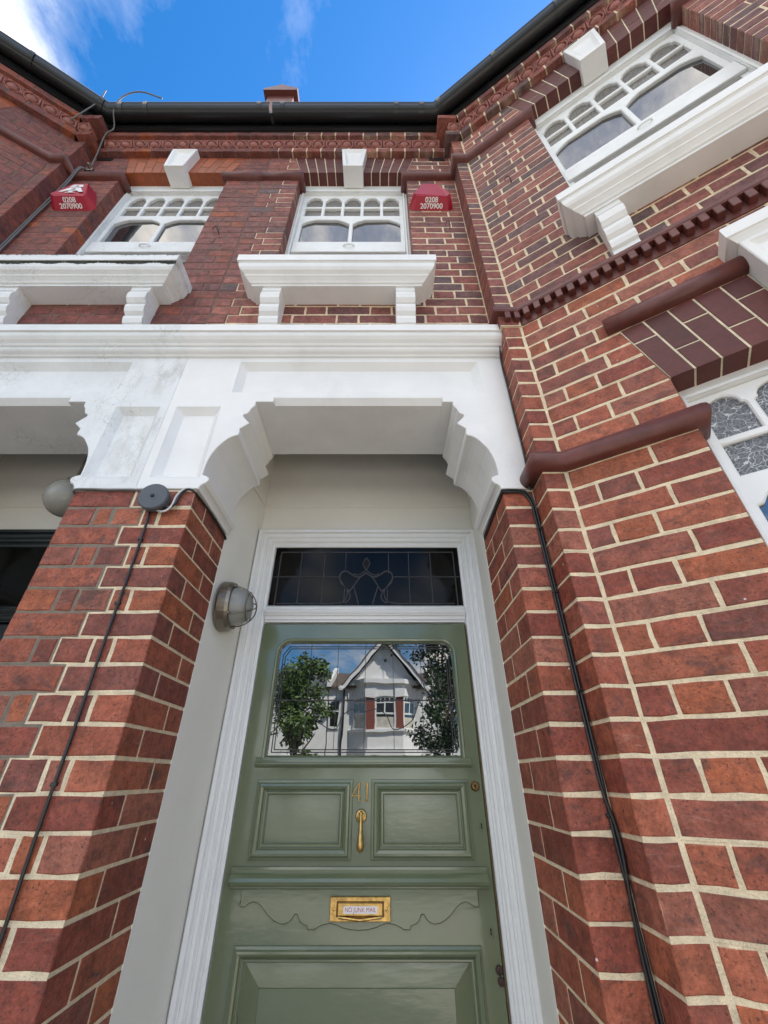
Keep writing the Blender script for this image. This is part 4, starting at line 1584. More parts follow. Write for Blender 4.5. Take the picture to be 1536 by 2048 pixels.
def bar(mb, p, q, w, y0, y1):
    """Flat strip in the door plane from p to q (x, z)."""
    p, q = Vector(p), Vector(q)
    d = (q - p).normalized()
    n = Vector((-d.y, d.x)) * w / 2
    c = [p + n, p - n, q - n, q + n]
    ci = [p + n * 0.4, p - n * 0.4, q - n * 0.4, q + n * 0.4]
    mb.loft([[(v.x, y1, v.y) for v in c], [(v.x, (y0 + y1) / 2, v.y) for v in c], [(v.x, y0, v.y) for v in ci]], True, False, True)


def front_door(house):
    fn = lambda a, b, h: (a, YD - h, b)
    fnt = lambda a, b, t: (a, YD - t, b)
    x0, x1, zb, zt = -0.5345, 0.3785, GZ + 0.115, 0.584
    gl = rounded_glass(-0.451, 0.313, 0.066, 0.506, 0.05)
    lowp = rect(-0.43, 0.28, GZ + 0.33, -0.486)
    hl = rect(-0.419, -0.152, -0.196, -0.054)
    hr = rect(0.008, 0.277, -0.196, -0.054)
    mb = MB()
    plate(mb, rect(x0, x1, zb, zt), [gl, lowp, hl, hr], fnt, 0.0, -0.03, 0.003)
    d = mb.build('door', 'door_green', house, label='sage green front door with leaded glass, brass fittings and the number 41')
    # recessed panels
    for h, dp in ((hl, 0.010), (hr, 0.010)):
        m2 = MB()
        m2.add([fnt(*p, -dp) for p in h], [(0, 1, 2, 3)])
        m2.build('panel', 'door_green', d)
    m2 = MB()
    q = [tuple(v) for v in offset_path(lowp, -0.055, True)]
    m2.loft([[fnt(*p, -0.008) for p in lowp], [fnt(*p, -0.002) for p in q]])
    q2 = [tuple(v) for v in offset_path(lowp, -0.057, True)]
    m2.loft([[fnt(*p, -0.002) for p in q], [fnt(*p, 0.001) for p in q2]])
    m2.add([fnt(*p, 0.001) for p in q2], [(0, 1, 2, 3)])
    m2.build('panel', 'door_green', d)
    # bolection mouldings round the panels: offsets count outwards from the panel edge
    bol = [(-0.002, -0.012), (-0.001, 0.002), (0.003, 0.006), (0.008, 0.006), (0.011, 0.003), (0.013, 0.004), (0.018, 0.013), (0.026, 0.017), (0.033, 0.016), (0.037, 0.010), (0.040, 0.009), (0.045, 0.007), (0.047, 0.0), (0.047, -0.002)]
    for (a0, a1, b0, b1) in ((-0.419, -0.152, -0.196, -0.054), (0.008, 0.277, -0.196, -0.054)):
        m2 = MB()
        pr = [(-o, h) for o, h in bol]
        sweep(m2, [(a0, b0), (a0, b1), (a1, b1), (a1, b0)], pr, fn, closed=True)
        m2.build('moulding', 'door_green', d)
    m2 = MB()
    sweep(m2, [(-0.43, GZ + 0.33), (-0.43, -0.486), (0.28, -0.486), (0.28, GZ + 0.33)], [(-o * 0.8, h) for o, h in bol], fn, closed=True)
    m2.build('moulding', 'door_green', d)
    # bead round the glass
    m2 = MB()
    glr = list(reversed(gl))
    sweep(m2, glr, [(0.004, -0.020), (0.004, -0.004), (-0.002, 0.004), (-0.009, 0.005), (-0.013, 0.0), (-0.013, -0.002)], fn, closed=True)
    m2.build('glazing_bead', 'door_green', d)
    # rail under the glass
    m2 = MB()
    pr = [(-0.004, 0.066), (0.008, 0.062), (0.011, 0.054), (0.014, 0.048), (0.020, 0.046), (0.022, 0.041), (0.018, 0.036), (0.010, 0.034), (0.006, 0.030), (-0.004, 0.028)]
    m2.loft([[(-0.482, YD - t, z) for t, z in pr], [(0.343, YD - t, z) for t, z in pr]], True, True, True)
    m2.build('rail', 'door_green', d)
    # drip moulding across the middle
    m2 = MB()
    pr = [(-0.004, -0.256), (0.012, -0.258), (0.016, -0.264), (0.016, -0.272), (0.024, -0.276), (0.032, -0.284), (0.034, -0.293), (0.030, -0.302), (0.022, -0.306), (0.018, -0.307), (0.018, -0.311), (0.010, -0.315), (-0.004, -0.317)]
    m2.loft([[(-0.508, YD - t, z) for t, z in pr], [(0.357, YD - t, z) for t, z in pr]], True, True, True)
    m2.build('drip_moulding', 'door_green', d)
    # shaped apron
    left = [(-0.4665, -0.359), (-0.448, -0.359), (-0.438, -0.352), (-0.424, -0.347), (-0.408, -0.350), (-0.392, -0.360), (-0.372, -0.378), (-0.352, -0.391), (-0.334, -0.398), (-0.316, -0.400), (-0.301, -0.396), (-0.290, -0.388), (-0.283, -0.377), (-0.275, -0.377), (-0.268, -0.391), (-0.256, -0.400), (-0.241, -0.404), (-0.238, -0.413), (-0.216, -0.413), (-0.205, -0.407), (-0.191, -0.402), (-0.167, -0.398), (-0.145, -0.402), (-0.128, -0.408), (-0.10, -0.413)]
    c = -0.0725
    ap = left + [(c, -0.4145)] + [(2 * c - p[0], p[1]) for p in reversed(left)] + [(0.3215, -0.31), (-0.4665, -0.31)]
    m2 = MB()
    plate(m2, ap, [], fnt, 0.010, -0.002, 0.003)
    m2.build('apron', 'door_green', d)
    # glass with its leads
    m2 = MB()
    big = [(p[0] * 1.0, p[1]) for p in gl]
    plate(m2, [tuple(v) for v in offset_path(gl, 0.004, True)], [], fnt, -0.017, -0.020)
    g = m2.build('door_pane', 'door_glass', d)
    ld = MB()
    y1, y0 = YD + 0.0172, YD + 0.0142
    ins = [(-0.422, 0.090), (0.284, 0.090), (0.284, 0.445), (0.262, 0.478), (-0.400, 0.478), (-0.422, 0.445)]
    ins2 = [(-0.432, 0.081), (0.294, 0.081), (0.294, 0.452), (0.268, 0.487), (-0.406, 0.487), (-0.432, 0.452)]
    for lp in (ins, ins2):
        for i in range(len(lp)):
            bar(ld, lp[i], lp[(i + 1) % len(lp)], 0.0038, y0, y1)
    bar(ld, (-0.45, 0.268), (0.312, 0.268), 0.005, y0, y1)
    for x in (-0.31, -0.19, -0.07, 0.05, 0.17):
        bar(ld, (x, 0.09), (x, 0.505), 0.0022, y0 + 0.0008, y1)
    for sg in (-1, 1):
        cx = -0.069
        cur = smooth_curve([(cx, 0.225), (cx + sg * 0.05, 0.235), (cx + sg * 0.09, 0.21), (cx + sg * 0.12, 0.16), (cx + sg * 0.19, 0.19), (cx + sg * 0.22, 0.25)], 5)
        for i in range(len(cur) - 1):
            bar(ld, cur[i], cur[i + 1], 0.0035, y0 + 0.0006, y1)
    ld.build('lead_came', 'lead', g)
    # letter plate
    L0, L1, Z0, Z1 = -0.169, 0.030, -0.392, -0.331
    m2 = MB()
    plate(m2, rect(L0, L1, Z0, Z1), [rect(L0 + 0.024, L1 - 0.024, Z0 + 0.013, Z1 - 0.013)], fnt, 0.020, 0.004, 0.002)
    lp = m2.build('letter_plate', 'brass', d)
    m2 = MB()
    m2.bevbox(L0 + 0.025, L1 - 0.025, YD - 0.023, YD - 0.005, Z0 + 0.0135, Z1 - 0.0135, 0.003)
    m2.tube([(L0 + 0.03, YD - 0.025, Z0 + 0.012), ((L0 + L1) / 2, YD - 0.034, Z0 + 0.007), (L1 - 0.03, YD - 0.025, Z0 + 0.012)], 0.0035, 6)
    for x in (L0 + 0.014, L1 - 0.014):
        m2.lathe([(0.005, 0), (0.0045, 0.002), (0.002, 0.003)], (x, YD - 0.0198, (Z0 + Z1) / 2), (0, -1, 0), 10)
    sx0, sx1, sz0, sz1 = -0.124, -0.013, -0.3715, -0.3535
    m2.build('letter_flap', 'brass', d)
    m2 = MB()
    m2.box(sx0, sx1, YD - 0.0237, YD - 0.0228, sz0, sz1)
    m2.build('sticker', 'sticker', d)
    cx_, cz_ = (sx0 + sx1) / 2, (sz0 + sz1) / 2
    lettering('NO JUNK MAIL', 0.0152, lambda a, b, t: (cx_ + a, YD - 0.0238 - t, cz_ + b * 1.05), 0.0003, 0.0).build('sticker_text', 'print_red', d)
    # numerals: slim, serifed 4 and 1
    m2 = MB()
    yn0, yn1 = YD - 0.009, YD + 0.0005
    def nb(a, b, w):
        bar(m2, a, b, w, yn0, yn1)
    nb((-0.0835, -0.0735), (-0.0835, -0.0175), 0.0078)
    nb((-0.0835, -0.0180), (-0.110, -0.0585), 0.0042)
    nb((-0.111, -0.0580), (-0.0745, -0.0580), 0.0046)
    nb((-0.0915, -0.0735), (-0.0755, -0.0735), 0.0032)
    nb((-0.0535, -0.0735), (-0.0535, -0.0175), 0.0078)
    nb((-0.0535, -0.0185), (-0.0610, -0.0235), 0.0034)
    nb((-0.0625, -0.0735), (-0.0445, -0.0735), 0.0032)
    m2.build('house_number', 'brass', d)
    # drop knocker
    kx = -0.0735
    m2 = MB()
    m2.lathe([(0.0205, 0), (0.0205, 0.004), (0.018, 0.007), (0.012, 0.009), (0.010, 0.016), (0.004, 0.017)], (kx, YD, -0.118), (0, -1, 0), 20)
    k = m2.build('knocker', 'brass', d, smooth=False)
    m2 = MB()
    zz = [0.103, 0.108, 0.118, 0.130, 0.150, 0.172, 0.190, 0.204, 0.213, 0.218]
    rr = [0.003, 0.0062, 0.0066, 0.006, 0.0068, 0.0085, 0.0115, 0.0125, 0.0095, 0.003]
    pts = [(kx, YD - 0.020 - 0.010 * math.sin(i / 9 * 2.2), -z) for i, z in enumerate(zz)]
    m2.tube(pts, rr, 12)
    m2.build('knocker_drop', 'brass', d, smooth=True)
    # cylinder lock, keyholes, old iron lock remains
    m2 = MB()
    m2.lathe([(0.0165, 0), (0.0165, 0.003), (0.0135, 0.006), (0.0125, 0.005), (0.011, 0.007), (0.002, 0.0072)], (0.349, YD, -0.029), (0, -1, 0), 22)
    lk = m2.build('cylinder_lock', 'dull_brass', d)
    m2 = MB()
    m2.lathe([(0.005, 0), (0.0045, 0.0085)], (0.349, YD, -0.0275), (0, -1, 0), 12)
    m2.box(0.3478, 0.3502, YD - 0.0088, YD, -0.037, -0.028)
    m2.build('keyway', 'black_hole', d)
    for (kx2, kz, s) in ((0.3575, -0.145, 1.0), (0.352, -0.416, 1.0)):
        m2 = MB()
        esc = [(kx2 + 0.009 * math.cos(a), kz - 0.002 + 0.016 * math.sin(a)) for a in [2 * math.pi * i / 18 for i in range(18)]]
        plate(m2, esc, [], fnt, 0.0022, -0.001, 0.0006)
        m2.build('escutcheon', 'door_green', d)
        m2 = MB()
        m2.lathe([(0.0032, 0), (0.0032, 0.003), (0.0005, 0.0031)], (kx2, YD, kz + 0.003), (0, -1, 0), 10)
        m2.add([(kx2 - 0.0015, YD - 0.003, kz + 0.002), (kx2 + 0.0015, YD - 0.003, kz + 0.002), (kx2 + 0.0026, YD - 0.003, kz - 0.010), (kx2 - 0.0026, YD - 0.003, kz - 0.010)], [(0, 1, 2, 3)])
        m2.build('keyhole', 'black_hole', d)
    m2 = MB()
    m2.lathe([(0.012, 0), (0.011, 0.007), (0.006, 0.010), (0.001, 0.0105)], (0.366, YD, -0.503), (0, -1, 0), 12)
    m2.lathe([(0.011, 0), (0.010, 0.006), (0.004, 0.008), (0.001, 0.0085)], (0.3675, YD, -0.528), (0, -1, 0), 12)
    m2.build('rim_lock', 'rusty_iron', d)
    # brass weather strip along the closing edge
    m2 = MB()
    m2.box(0.3788, 0.3812, YD - 0.004, YD + 0.02, zb, zt - 0.002)
    m2.build('weather_strip', 'dull_brass', d)
    m2 = MB()
    m2.box(-0.56, 0.42, YD + 0.034, YD + 0.09, GZ + 0.08, 1.06)
    m2.build('door_backing', 'black_hole', house)
    fanlight(house)


def fanlight(house):
    m2 = MB()
    m2.box(-0.533, 0.386, YD + 0.012, YD + 0.02, 0.674, 0.982)
    f = m2.build('fanlight', 'dark_glass', house, label='dark leaded fanlight with a crown shaped motif over the green door')
    ld = MB()
    y1, y0 = YD + 0.0125, YD + 0.009
    B = lambda p, q, w=0.005, dy=0.0: bar(ld, p, q, w, y0 + dy, y1)
    for lp in ([(-0.505, 0.676), (-0.505, 0.956), (0.36, 0.956), (0.36, 0.676)],):
        for i in range(len(lp) - 1):
            B(lp[i], lp[i + 1], 0.006)
    z = 0.821
    B((-0.53, z), (-0.204, z)); B((0.053, z), (0.384, z))
    for x in (-0.400, -0.284):
        B((x, 0.684), (x, 0.956))
    for x in (0.035, 0.135, 0.243):
        B((x, 0.684) if x > 0.1 else (x, 0.835), (x, 0.956))
    B((-0.178, 0.690), (-0.178, 0.76)); B((0.027, 0.690), (0.027, 0.76)); B((-0.178, 0.86), (-0.178, 0.956), 0.004)
    c = -0.0755
    for sg in (-1, 1):
        M = lambda pts: [(c + sg * (p[0]), p[1]) for p in pts]
        curves = [
            ([(0.0, 0.845), (0.012, 0.833), (0.040, 0.820), (0.068, 0.832), (0.096, 0.851), (0.120, 0.844), (0.129, 0.821), (0.122, 0.793), (0.098, 0.765), (0.076, 0.746)], 0.0075),
            ([(0.004, 0.856), (0.018, 0.842), (0.042, 0.831), (0.062, 0.838)], 0.005),
            ([(0.122, 0.800), (0.108, 0.778), (0.092, 0.757), (0.088, 0.735), (0.096, 0.705), (0.115, 0.690), (0.16, 0.686)], 0.005),
            ([(0.103, 0.772), (0.082, 0.745), (0.073, 0.722), (0.080, 0.702), (0.098, 0.688)], 0.006),
            ([(0.003, 0.838), (0.034, 0.812), (0.076, 0.746)], 0.006),
            ([(0.058, 0.770), (0.045, 0.725), (0.033, 0.682)], 0.006),
        ]
        for pts, w in curves:
            cv = smooth_curve(M(pts), 6)
            for i in range(len(cv) - 1):
                B(cv[i], cv[i + 1], w, -0.001)
        B((c + sg * 0.15, 0.686), (c + sg * 0.42, 0.686), 0.005)
    dia = [(c, 0.925), (c + 0.012, 0.908), (c + 0.018, 0.892), (c + 0.010, 0.874), (c, 0.856), (c - 0.010, 0.874), (c - 0.018, 0.892), (c - 0.012, 0.908)]
    for i in range(8):
        B(dia[i], dia[(i + 1) % 8], 0.005, -0.001)
    ld.build('lead_came', 'lead', f)
    m2 = MB()
    plate(m2, dia, [], lambda a, b, t: (a, y1 - 0.0008 - t, b), 0.0, -0.002)
    m2.build('jewel', 'black_hole', f)


def dark_door(house):
    fnt = lambda a, b, t: (a, YD - t, b)
    m2 = MB()
    plate(m2, rect(-0.5345, 0.3785, GZ + 0.115, 0.584), [rect(-0.43, 0.27, -0.1, 0.48)], fnt, 0.0, -0.03, 0.003)
    d = m2.build('door', 'dark_door', house, label='almost black front door in the shaded porch at the left edge')
    m2 = MB()
    m2.box(-0.44, 0.28, YD + 0.014, YD + 0.018, -0.11, 0.49)
    m2.build('door_pane', 'dark_glass', d)
    m2 = MB()
    m2.box(-0.533, 0.386, YD + 0.012, YD + 0.02, 0.674, 0.982)
    f = m2.build('fanlight', 'dark_glass', house)
    m2 = MB()
    for x in (-0.36, -0.07, 0.21):
        m2 = MB()
        bar(m2, (x, 0.676), (x, 0.98), 0.006, YD + 0.008, YD + 0.0125)
        m2.build('lead_came', 'lead', f)
    m2 = MB()
    m2.box(-0.56, 0.42, YD + 0.034, YD + 0.09, GZ + 0.08, 1.06)
    m2.build('door_backing', 'black_hole', house)


# ------------------------------------------------------------------ the two houses
house41 = thing(empty('terraced_house', (0.8, 3.0, GZ)), 'red brick terraced house with crisp cream pointing and the green front door', 'house', 'terraced houses on the near side')
house_shell(house41, dict(paint='white_paint', old=False, arch=(0.105, 0.027, 0.022), arch_joint=(0.80, 0.70, 0.50), porch='porch_white', frame='gloss_white', door='green', roof='slate'))
middle_pier(house41)
flush_bricks(300)
MIR = True
house39 = thing(empty('terraced_house', (0.8, 3.0, GZ)), 'sootier brick terraced house on the left with flaking white paint and a dark door', 'house', 'terraced houses on the near side')
house_shell(house39, dict(paint='old_white_paint', old=True, arch=(0.30, 0.075, 0.028), arch_joint=(0.24, 0.13, 0.075), porch='porch_white', frame='dark_door', door='dark', roof='slate', sill_label='weathered sill with black lichen along its upper edge'))
flush_bricks(300)
MIR = False

# party-wall parapet end above the gutters
par = thing(empty('party_parapet', (XC - 0.015, 1.06, 4.62)), 'small brick parapet end with pitched coping above the gutters on the roofline', 'parapet')
mb = MB()
mb.box(-1.015, -0.785, 1.05, 2.2, 4.56, 5.14)
mb.build('parapet_brick', 'terracotta', par)
mb = MB()
cp = [(-1.052, 5.13), (-1.052, 5.18), (-0.905, 5.30), (-0.750, 5.19), (-0.750, 5.13)]
mb.loft([[(x, y, z) for x, z in cp] for y in (1.01, 2.2)], True, True, True)
mb.lathe([(0.012, 0), (0.012, 1.18)], (-0.905, 1.012, 5.312), (0, 1, 0), 8)
mb.build('coping', 'terracotta', par)
# ------------------------------------------------------------------ small things on the fronts


def alarm_box(cx, label, emblem):
    e = thing(empty('alarm_box', (cx, W2, 3.21)), label, 'alarm box', 'red alarm boxes under the eaves')
    A = [(cx - 0.150, W2, 3.235), (cx - 0.118, W2, 3.205), (cx + 0.118, W2, 3.205), (cx + 0.150, W2, 3.235), (cx + 0.062, W2, 3.475), (cx - 0.062, W2, 3.475)]
    Bf = [(cx - 0.122, W2 - 0.078, 3.262), (cx - 0.100, W2 - 0.070, 3.244), (cx + 0.100, W2 - 0.070, 3.244), (cx + 0.122, W2 - 0.078, 3.262), (cx + 0.050, W2 - 0.068, 3.450), (cx - 0.050, W2 - 0.068, 3.450)]
    mb = MB()
    mb.loft([A, Bf], True, True, True)
    mb.build('casing', 'alarm_red', e)
    o = Vector((cx, W2 - 0.035, 3.2245))
    up = Vector((0, -0.070, 0.039)).normalized()
    nrm = Vector((0, -0.039, -0.070)).normalized()

    def fn(a, b, t, dv=0.0):
        q = o + Vector((1, 0, 0)) * a + up * (b + dv) + nrm * (t + 0.0004)
        return tuple(q)
    lettering('0208', 0.041, lambda a, b, t: fn(a * 1.05, b, t, 0.018)).build('phone_print', 'print_white', e)
    lettering('2070900', 0.041, lambda a, b, t: fn(a * 1.05, b, t, -0.016)).build('phone_print', 'print_white', e)
    if emblem:
        mb = MB()
        d = Vector((0, 0.010, 0.188)).normalized()
        n2 = Vector((0, -0.188, 0.010)).normalized()
        o2 = Vector((cx, W2 - 0.0775, 3.268))

        def f2(a, b, t):
            return tuple(o2 + Vector((1, 0, 0)) * a + d * b + n2 * (t + 0.001))
        plate(mb, [(-0.083, 0.022), (-0.052, 0.022), (-0.040, 0.045), (0.040, 0.045), (0.052, 0.022), (0.083, 0.022), (0.036, 0.105), (-0.036, 0.105)], [[(-0.022, 0.062), (0.022, 0.062), (0.0, 0.092)]], f2, 0.0006, 0.0)
        mb.add([f2(*p, 0.0006) for p in [(-0.034, 0.008), (0.034, 0.008), (0.034, 0.018), (-0.034, 0.018)]], [(0, 1, 2, 3)])
        mb.add([f2(*p, 0.0006) for p in [(-0.014, 0.018), (0.014, 0.018), (0.014, 0.036), (-0.014, 0.036)]], [(0, 1, 2, 3)])
        plate(mb, [(-0.048, 0.115), (0.048, 0.115), (0.03, 0.160), (-0.03, 0.160)], [[(-0.018, 0.124), (0.016, 0.124), (0.0, 0.15)]], f2, 0.0006, 0.0)
        mb.build('emblem', 'print_white', e)
    return e


alarm_box(0.335, 'red alarm box beside the bay corner, plain front above the phone number', False)
alarm_box(-2.085, 'red alarm box at the far left with a white emblem above its number', True)


def bulkhead_lamp():
    c = Vector((-0.655, 1.618, 0.588))
    ax = Vector((1, 0.1, 0)).normalized()
    e = thing(empty('bulkhead_lamp', c), 'round nickel bulkhead lamp with wire guard on the white porch reveal', 'wall lamp')
    mb = MB()
    mb.lathe([(0.098, 0.0), (0.100, 0.006), (0.099, 0.036), (0.094, 0.048), (0.088, 0.050), (0.076, 0.048)], c, ax, 36)
    mb.build('lamp_base', 'nickel', e, smooth=False)
    mb = MB()
    mb.lathe([(0.078, 0.044), (0.077, 0.062), (0.070, 0.085), (0.056, 0.106), (0.036, 0.119), (0.013, 0.125), (0.0, 0.126)], c, ax, 28, cap0=False)
    mb.build('lamp_glass', 'frosted_glass', e, smooth=True)
    u = Vector((0, 0, 1)).cross(ax).normalized()
    w = Vector((0, 0, 1))
    mb = MB()
    for k in range(2):
        an = math.radians(35 + 90 * k)
        d = u * math.cos(an) + w * math.sin(an)
        pts = [c + d * (0.085 * math.cos(t)) + ax * (0.044 + 0.096 * math.sin(t)) for t in [math.pi * i / 16 for i in range(17)]]
        mb.tube(pts, 0.0026, 6)
    ring = [c + ax * 0.110 + (u * math.cos(t) + w * math.sin(t)) * 0.060 for t in [2 * math.pi * i / 24 for i in range(25)]]
    mb.tube(ring, 0.0026, 6)
    for k in range(4):
        an = math.radians(35 + 90 * k)
        d = u * math.cos(an) + w * math.sin(an)
        mb.lathe([(0.008, 0), (0.008, 0.010), (0.003, 0.012)], c + d * 0.086 + ax * 0.044, ax, 8)
    mb.build('wire_guard', 'nickel', e, smooth=True)


bulkhead_lamp()


def globe_lamp():
    c = Vector((-1.46, 1.56, 1.085))
    e = thing(empty('globe_lamp', c - Vector((0, 0, 0.09))), 'pale glass globe lamp hanging in the neighbouring porch behind the pillar', 'ceiling lamp')
    mb = MB()
    mb.lathe([(0.09 * math.sin(math.pi * i / 14), -0.09 * math.cos(math.pi * i / 14)) for i in range(15)], c, (0, 0, 1), 28, False, False)
    mb.build('globe', 'globe_glass', e, smooth=True)
    mb = MB()
    mb.lathe([(0.035, 0.078), (0.035, 0.10), (0.008, 0.11), (0.008, 0.655), (0.04, 0.66), (0.04, 0.675)], c, (0, 0, 1), 14)
    mb.build('stem', 'nickel', e)


globe_lamp()


def junction_box():
    c = Vector((-0.789, W1, 0.815))
    e = thing(empty('junction_box', c - Vector((0, 0.02, 0.05))), 'round dark grey junction box at the top of the brick pillar', 'junction box')
    ax = Vector((0.05, -1, -0.08)).normalized()
    mb = MB()
    mb.lathe([(0.043, -0.01), (0.044, 0.012), (0.050, 0.014), (0.051, 0.036), (0.047, 0.041), (0.01, 0.042)], c, ax, 32)
    mb.build('box_body', 'slate_plastic', e)
    mb = MB()
    mb.lathe([(0.0065, 0.041), (0.006, 0.047), (0.002, 0.049)], c, ax, 12)
    mb.build('screw_cap', 'black_plastic', e)


junction_box()


def cable(name, pts, r, m, label, clips=(), n=5, second=None, cat='cable'):
    e = thing(empty(name, min(pts, key=lambda p: p[2])), label, cat)
    mb = MB()
    mb.tube(smooth_curve(pts, n), r, 7)
    mb.build('sheath', m, e, smooth=True)
    if second:
        mb = MB()
        mb.tube(smooth_curve(second, n), r, 7)
        mb.build('sheath', m, e, smooth=True)
    for c in clips:
        mb = MB()
        mb.lathe([(0.0045, 0.0), (0.0045, 0.006), (0.002, 0.0085)], (c[0] - 0.006, c[1] + 0.004, c[2]), (0, -1, 0), 8)
        mb.bevbox(c[0] - 0.009, c[0] + 0.006, c[1] - 0.005, c[1] + 0.007, c[2] - 0.004, c[2] + 0.004, 0.0012)
        mb.build('clip', 'black_plastic', e)
    return e


yc = W1 - 0.005
pl = [(-0.800, yc, 0.775), (-0.795, yc - 0.002, 0.70), (-0.794, yc, 0.52), (-0.7925, yc - 0.002, 0.33), (-0.79, yc, 0.11), (-0.787, yc - 0.002, -0.1), (-0.783, yc, -0.31), (-0.78, yc - 0.001, -0.55), (-0.775, yc, -0.9), (-0.77, yc, -1.55)]
cable('cable', pl, 0.0042, 'black_plastic', 'black cable clipped straight down the front of the brick pillar', [(-0.796, yc, 0.66), (-0.7935, yc, 0.44), (-0.7885, yc, -0.015), (-0.783, yc, -0.31)], 4)
# loop from the junction box round the corbel into the porch
cable('cable', [(-0.765, W1 - 0.012, 0.79), (-0.735, W1 - 0.016, 0.775), (-0.715, W1 - 0.014, 0.80), (-0.712, W1 - 0.008, 0.84), (-0.695, W1 - 0.008, 0.862), (-0.672, W1 - 0.006, 0.857), (-0.659, W1 + 0.03, 0.848), (-0.659, W1 + 0.16, 0.856), (-0.659, W1 + 0.3, 0.852), (-0.657, W1 + 0.322, 0.84)], 0.0042, 'black_plastic', 'black cable looping from the junction box along the pillar top into the porch')
cable('cable', [(-0.775, W1 - 0.012, 0.77), (-0.745, W1 - 0.018, 0.762), (-0.725, W1 - 0.018, 0.782), (-0.722, W1 - 0.012, 0.83), (-0.71, W1 - 0.008, 0.858), (-0.70, W1 + 0.0, 0.8655)], 0.0036, 'white_cable', 'short white cable tucked behind the black loop beside the junction box')
cable('cable', [(-0.835, W1 - 0.004, 0.858), (-0.90, W1 - 0.006, 0.862), (-0.98, W1 - 0.006, 0.861), (-1.05, W1 - 0.006, 0.865), (-1.10, W1 - 0.004, 0.856), (-1.11, W1 + 0.1, 0.852)], 0.0042, 'grey_cable', 'grey cable along the joint under the white fascia, left of the junction box')
# pair of cables in the corner beside the right-hand pier
xr = NIB - 0.008
pr1 = [(0.4325, W1 + 0.31, 0.846), (0.430, W1 + 0.16, 0.852), (0.4315, W1 + 0.01, 0.858), (0.442, W1 - 0.006, 0.861), (0.49, W1 - 0.006, 0.860), (0.515, W1 - 0.007, 0.850), (0.530, W1 - 0.008, 0.82), (xr, W1 - 0.007, 0.76), (xr, W1 - 0.006, 0.55), (xr, W1 - 0.007, 0.30), (xr - 0.001, W1 - 0.006, 0.02), (xr - 0.004, W1 - 0.006, -0.12), (xr - 0.001, W1 - 0.006, -0.3), (xr, W1 - 0.006, -0.7), (xr, W1 - 0.006, -1.55)]
pr2 = [(0.433, W1 + 0.31, 0.836), (0.4315, W1 + 0.16, 0.845), (0.433, W1 + 0.006, 0.852), (0.446, W1 - 0.006, 0.851), (0.492, W1 - 0.006, 0.851), (0.51, W1 - 0.007, 0.838), (0.524, W1 - 0.008, 0.80), (xr - 0.009, W1 - 0.006, 0.74), (xr - 0.008, W1 - 0.006, 0.55), (xr - 0.008, W1 - 0.006, 0.30), (xr - 0.008, W1 - 0.006, 0.0), (xr + 0.002, W1 - 0.014, -0.12), (xr - 0.008, W1 - 0.006, -0.3), (xr - 0.009, W1 - 0.006, -0.7), (xr - 0.009, W1 - 0.006, -1.55)]
cable('cable_pair', pr1, 0.0042, 'black_plastic', 'pair of black cables running down the brick corner right of the porch', [(xr - 0.002, W1 - 0.008, 0.70), (xr - 0.002, W1 - 0.008, 0.475), (xr - 0.002, W1 - 0.008, 0.195), (xr - 0.002, W1 - 0.008, -0.075)], 4, second=pr2)
cable('cable', [(NIB - 0.010, FAS - 0.09, 1.73), (NIB - 0.006, FAS - 0.015, 1.58), (NIB - 0.006, FAS - 0.012, 1.4), (NIB - 0.006, FAS - 0.010, 1.2), (NIB - 0.006, FAS - 0.010, 1.02), (NIB - 0.012, FAS - 0.010, 0.93), (NIB - 0.024, FAS - 0.008, 0.885), (NIB - 0.012, FAS - 0.012, 0.855)], 0.0035, 'black_plastic', 'thin black cable between the white fascia and the bay corner')
# overhead feeds at the upper left
yl = W2
cable('cable', [(-1.78, W2 - 0.25, 4.62), (-1.95, W2 - 0.28, 4.66), (-2.07, W2 - 0.27, 4.58), (-2.13, W2 - 0.22, 4.46), (-2.15, W2 - 0.13, 4.38), (-2.20, W2 - 0.11, 4.30), (-2.24, W2 - 0.04, 4.12), (-2.235, W2 - 0.02, 3.98), (-2.225, W2 - 0.015, 3.88)], 0.0055, 'grey_cable', 'grey cable curling over the gutter and down to the left alarm box')
cable('cable', [(-2.20, W2 - 0.30, 4.60), (-2.24, W2 - 0.26, 4.50), (-2.30, W2 - 0.24, 4.34), (-2.37, W2 - 0.22, 4.20)], 0.005, 'grey_cable', 'thin grey cable slanting from the gutter corner at the upper left')
cable('cable', [(-2.225, W2 - 0.02, 3.86), (-2.25, W2 - 0.05, 3.80), (-2.275, W2 - 0.03, 3.62), (-2.288, W2 - 0.02, 3.4), (-2.292, W2 - 0.016, 3.1), (-2.292, W2 - 0.014, 2.7), (-2.292, W2 - 0.014, 2.3), (-2.292, W2 - 0.014, 1.8)], 0.0055, 'grey_cable', 'grey cables running down the corner beside the left alarm box', second=[(-2.225, W2 - 0.02, 3.85), (-2.235, W2 - 0.05, 3.78), (-2.255, W2 - 0.03, 3.6), (-2.270, W2 - 0.016, 3.38), (-2.274, W2 - 0.016, 3.1), (-2.272, W2 - 0.014, 2.7), (-2.272, W2 - 0.014, 2.3), (-2.272, W2 - 0.014, 1.8)])
mb = MB()
mb.bevbox(-2.245, -2.185, W2 - 0.03, W2 + 0.002, 3.835, 3.875, 0.004)
mb.lathe([(0.012, 0), (0.012, 0.03), (0.004, 0.034)], (-2.20, W2 - 0.028, 3.86), (0, -1, 0.2), 10)
thing(mb.build('cable_clamp', 'nickel', None), 'small metal cable clamp on the left string course by the alarm box', 'clamp')


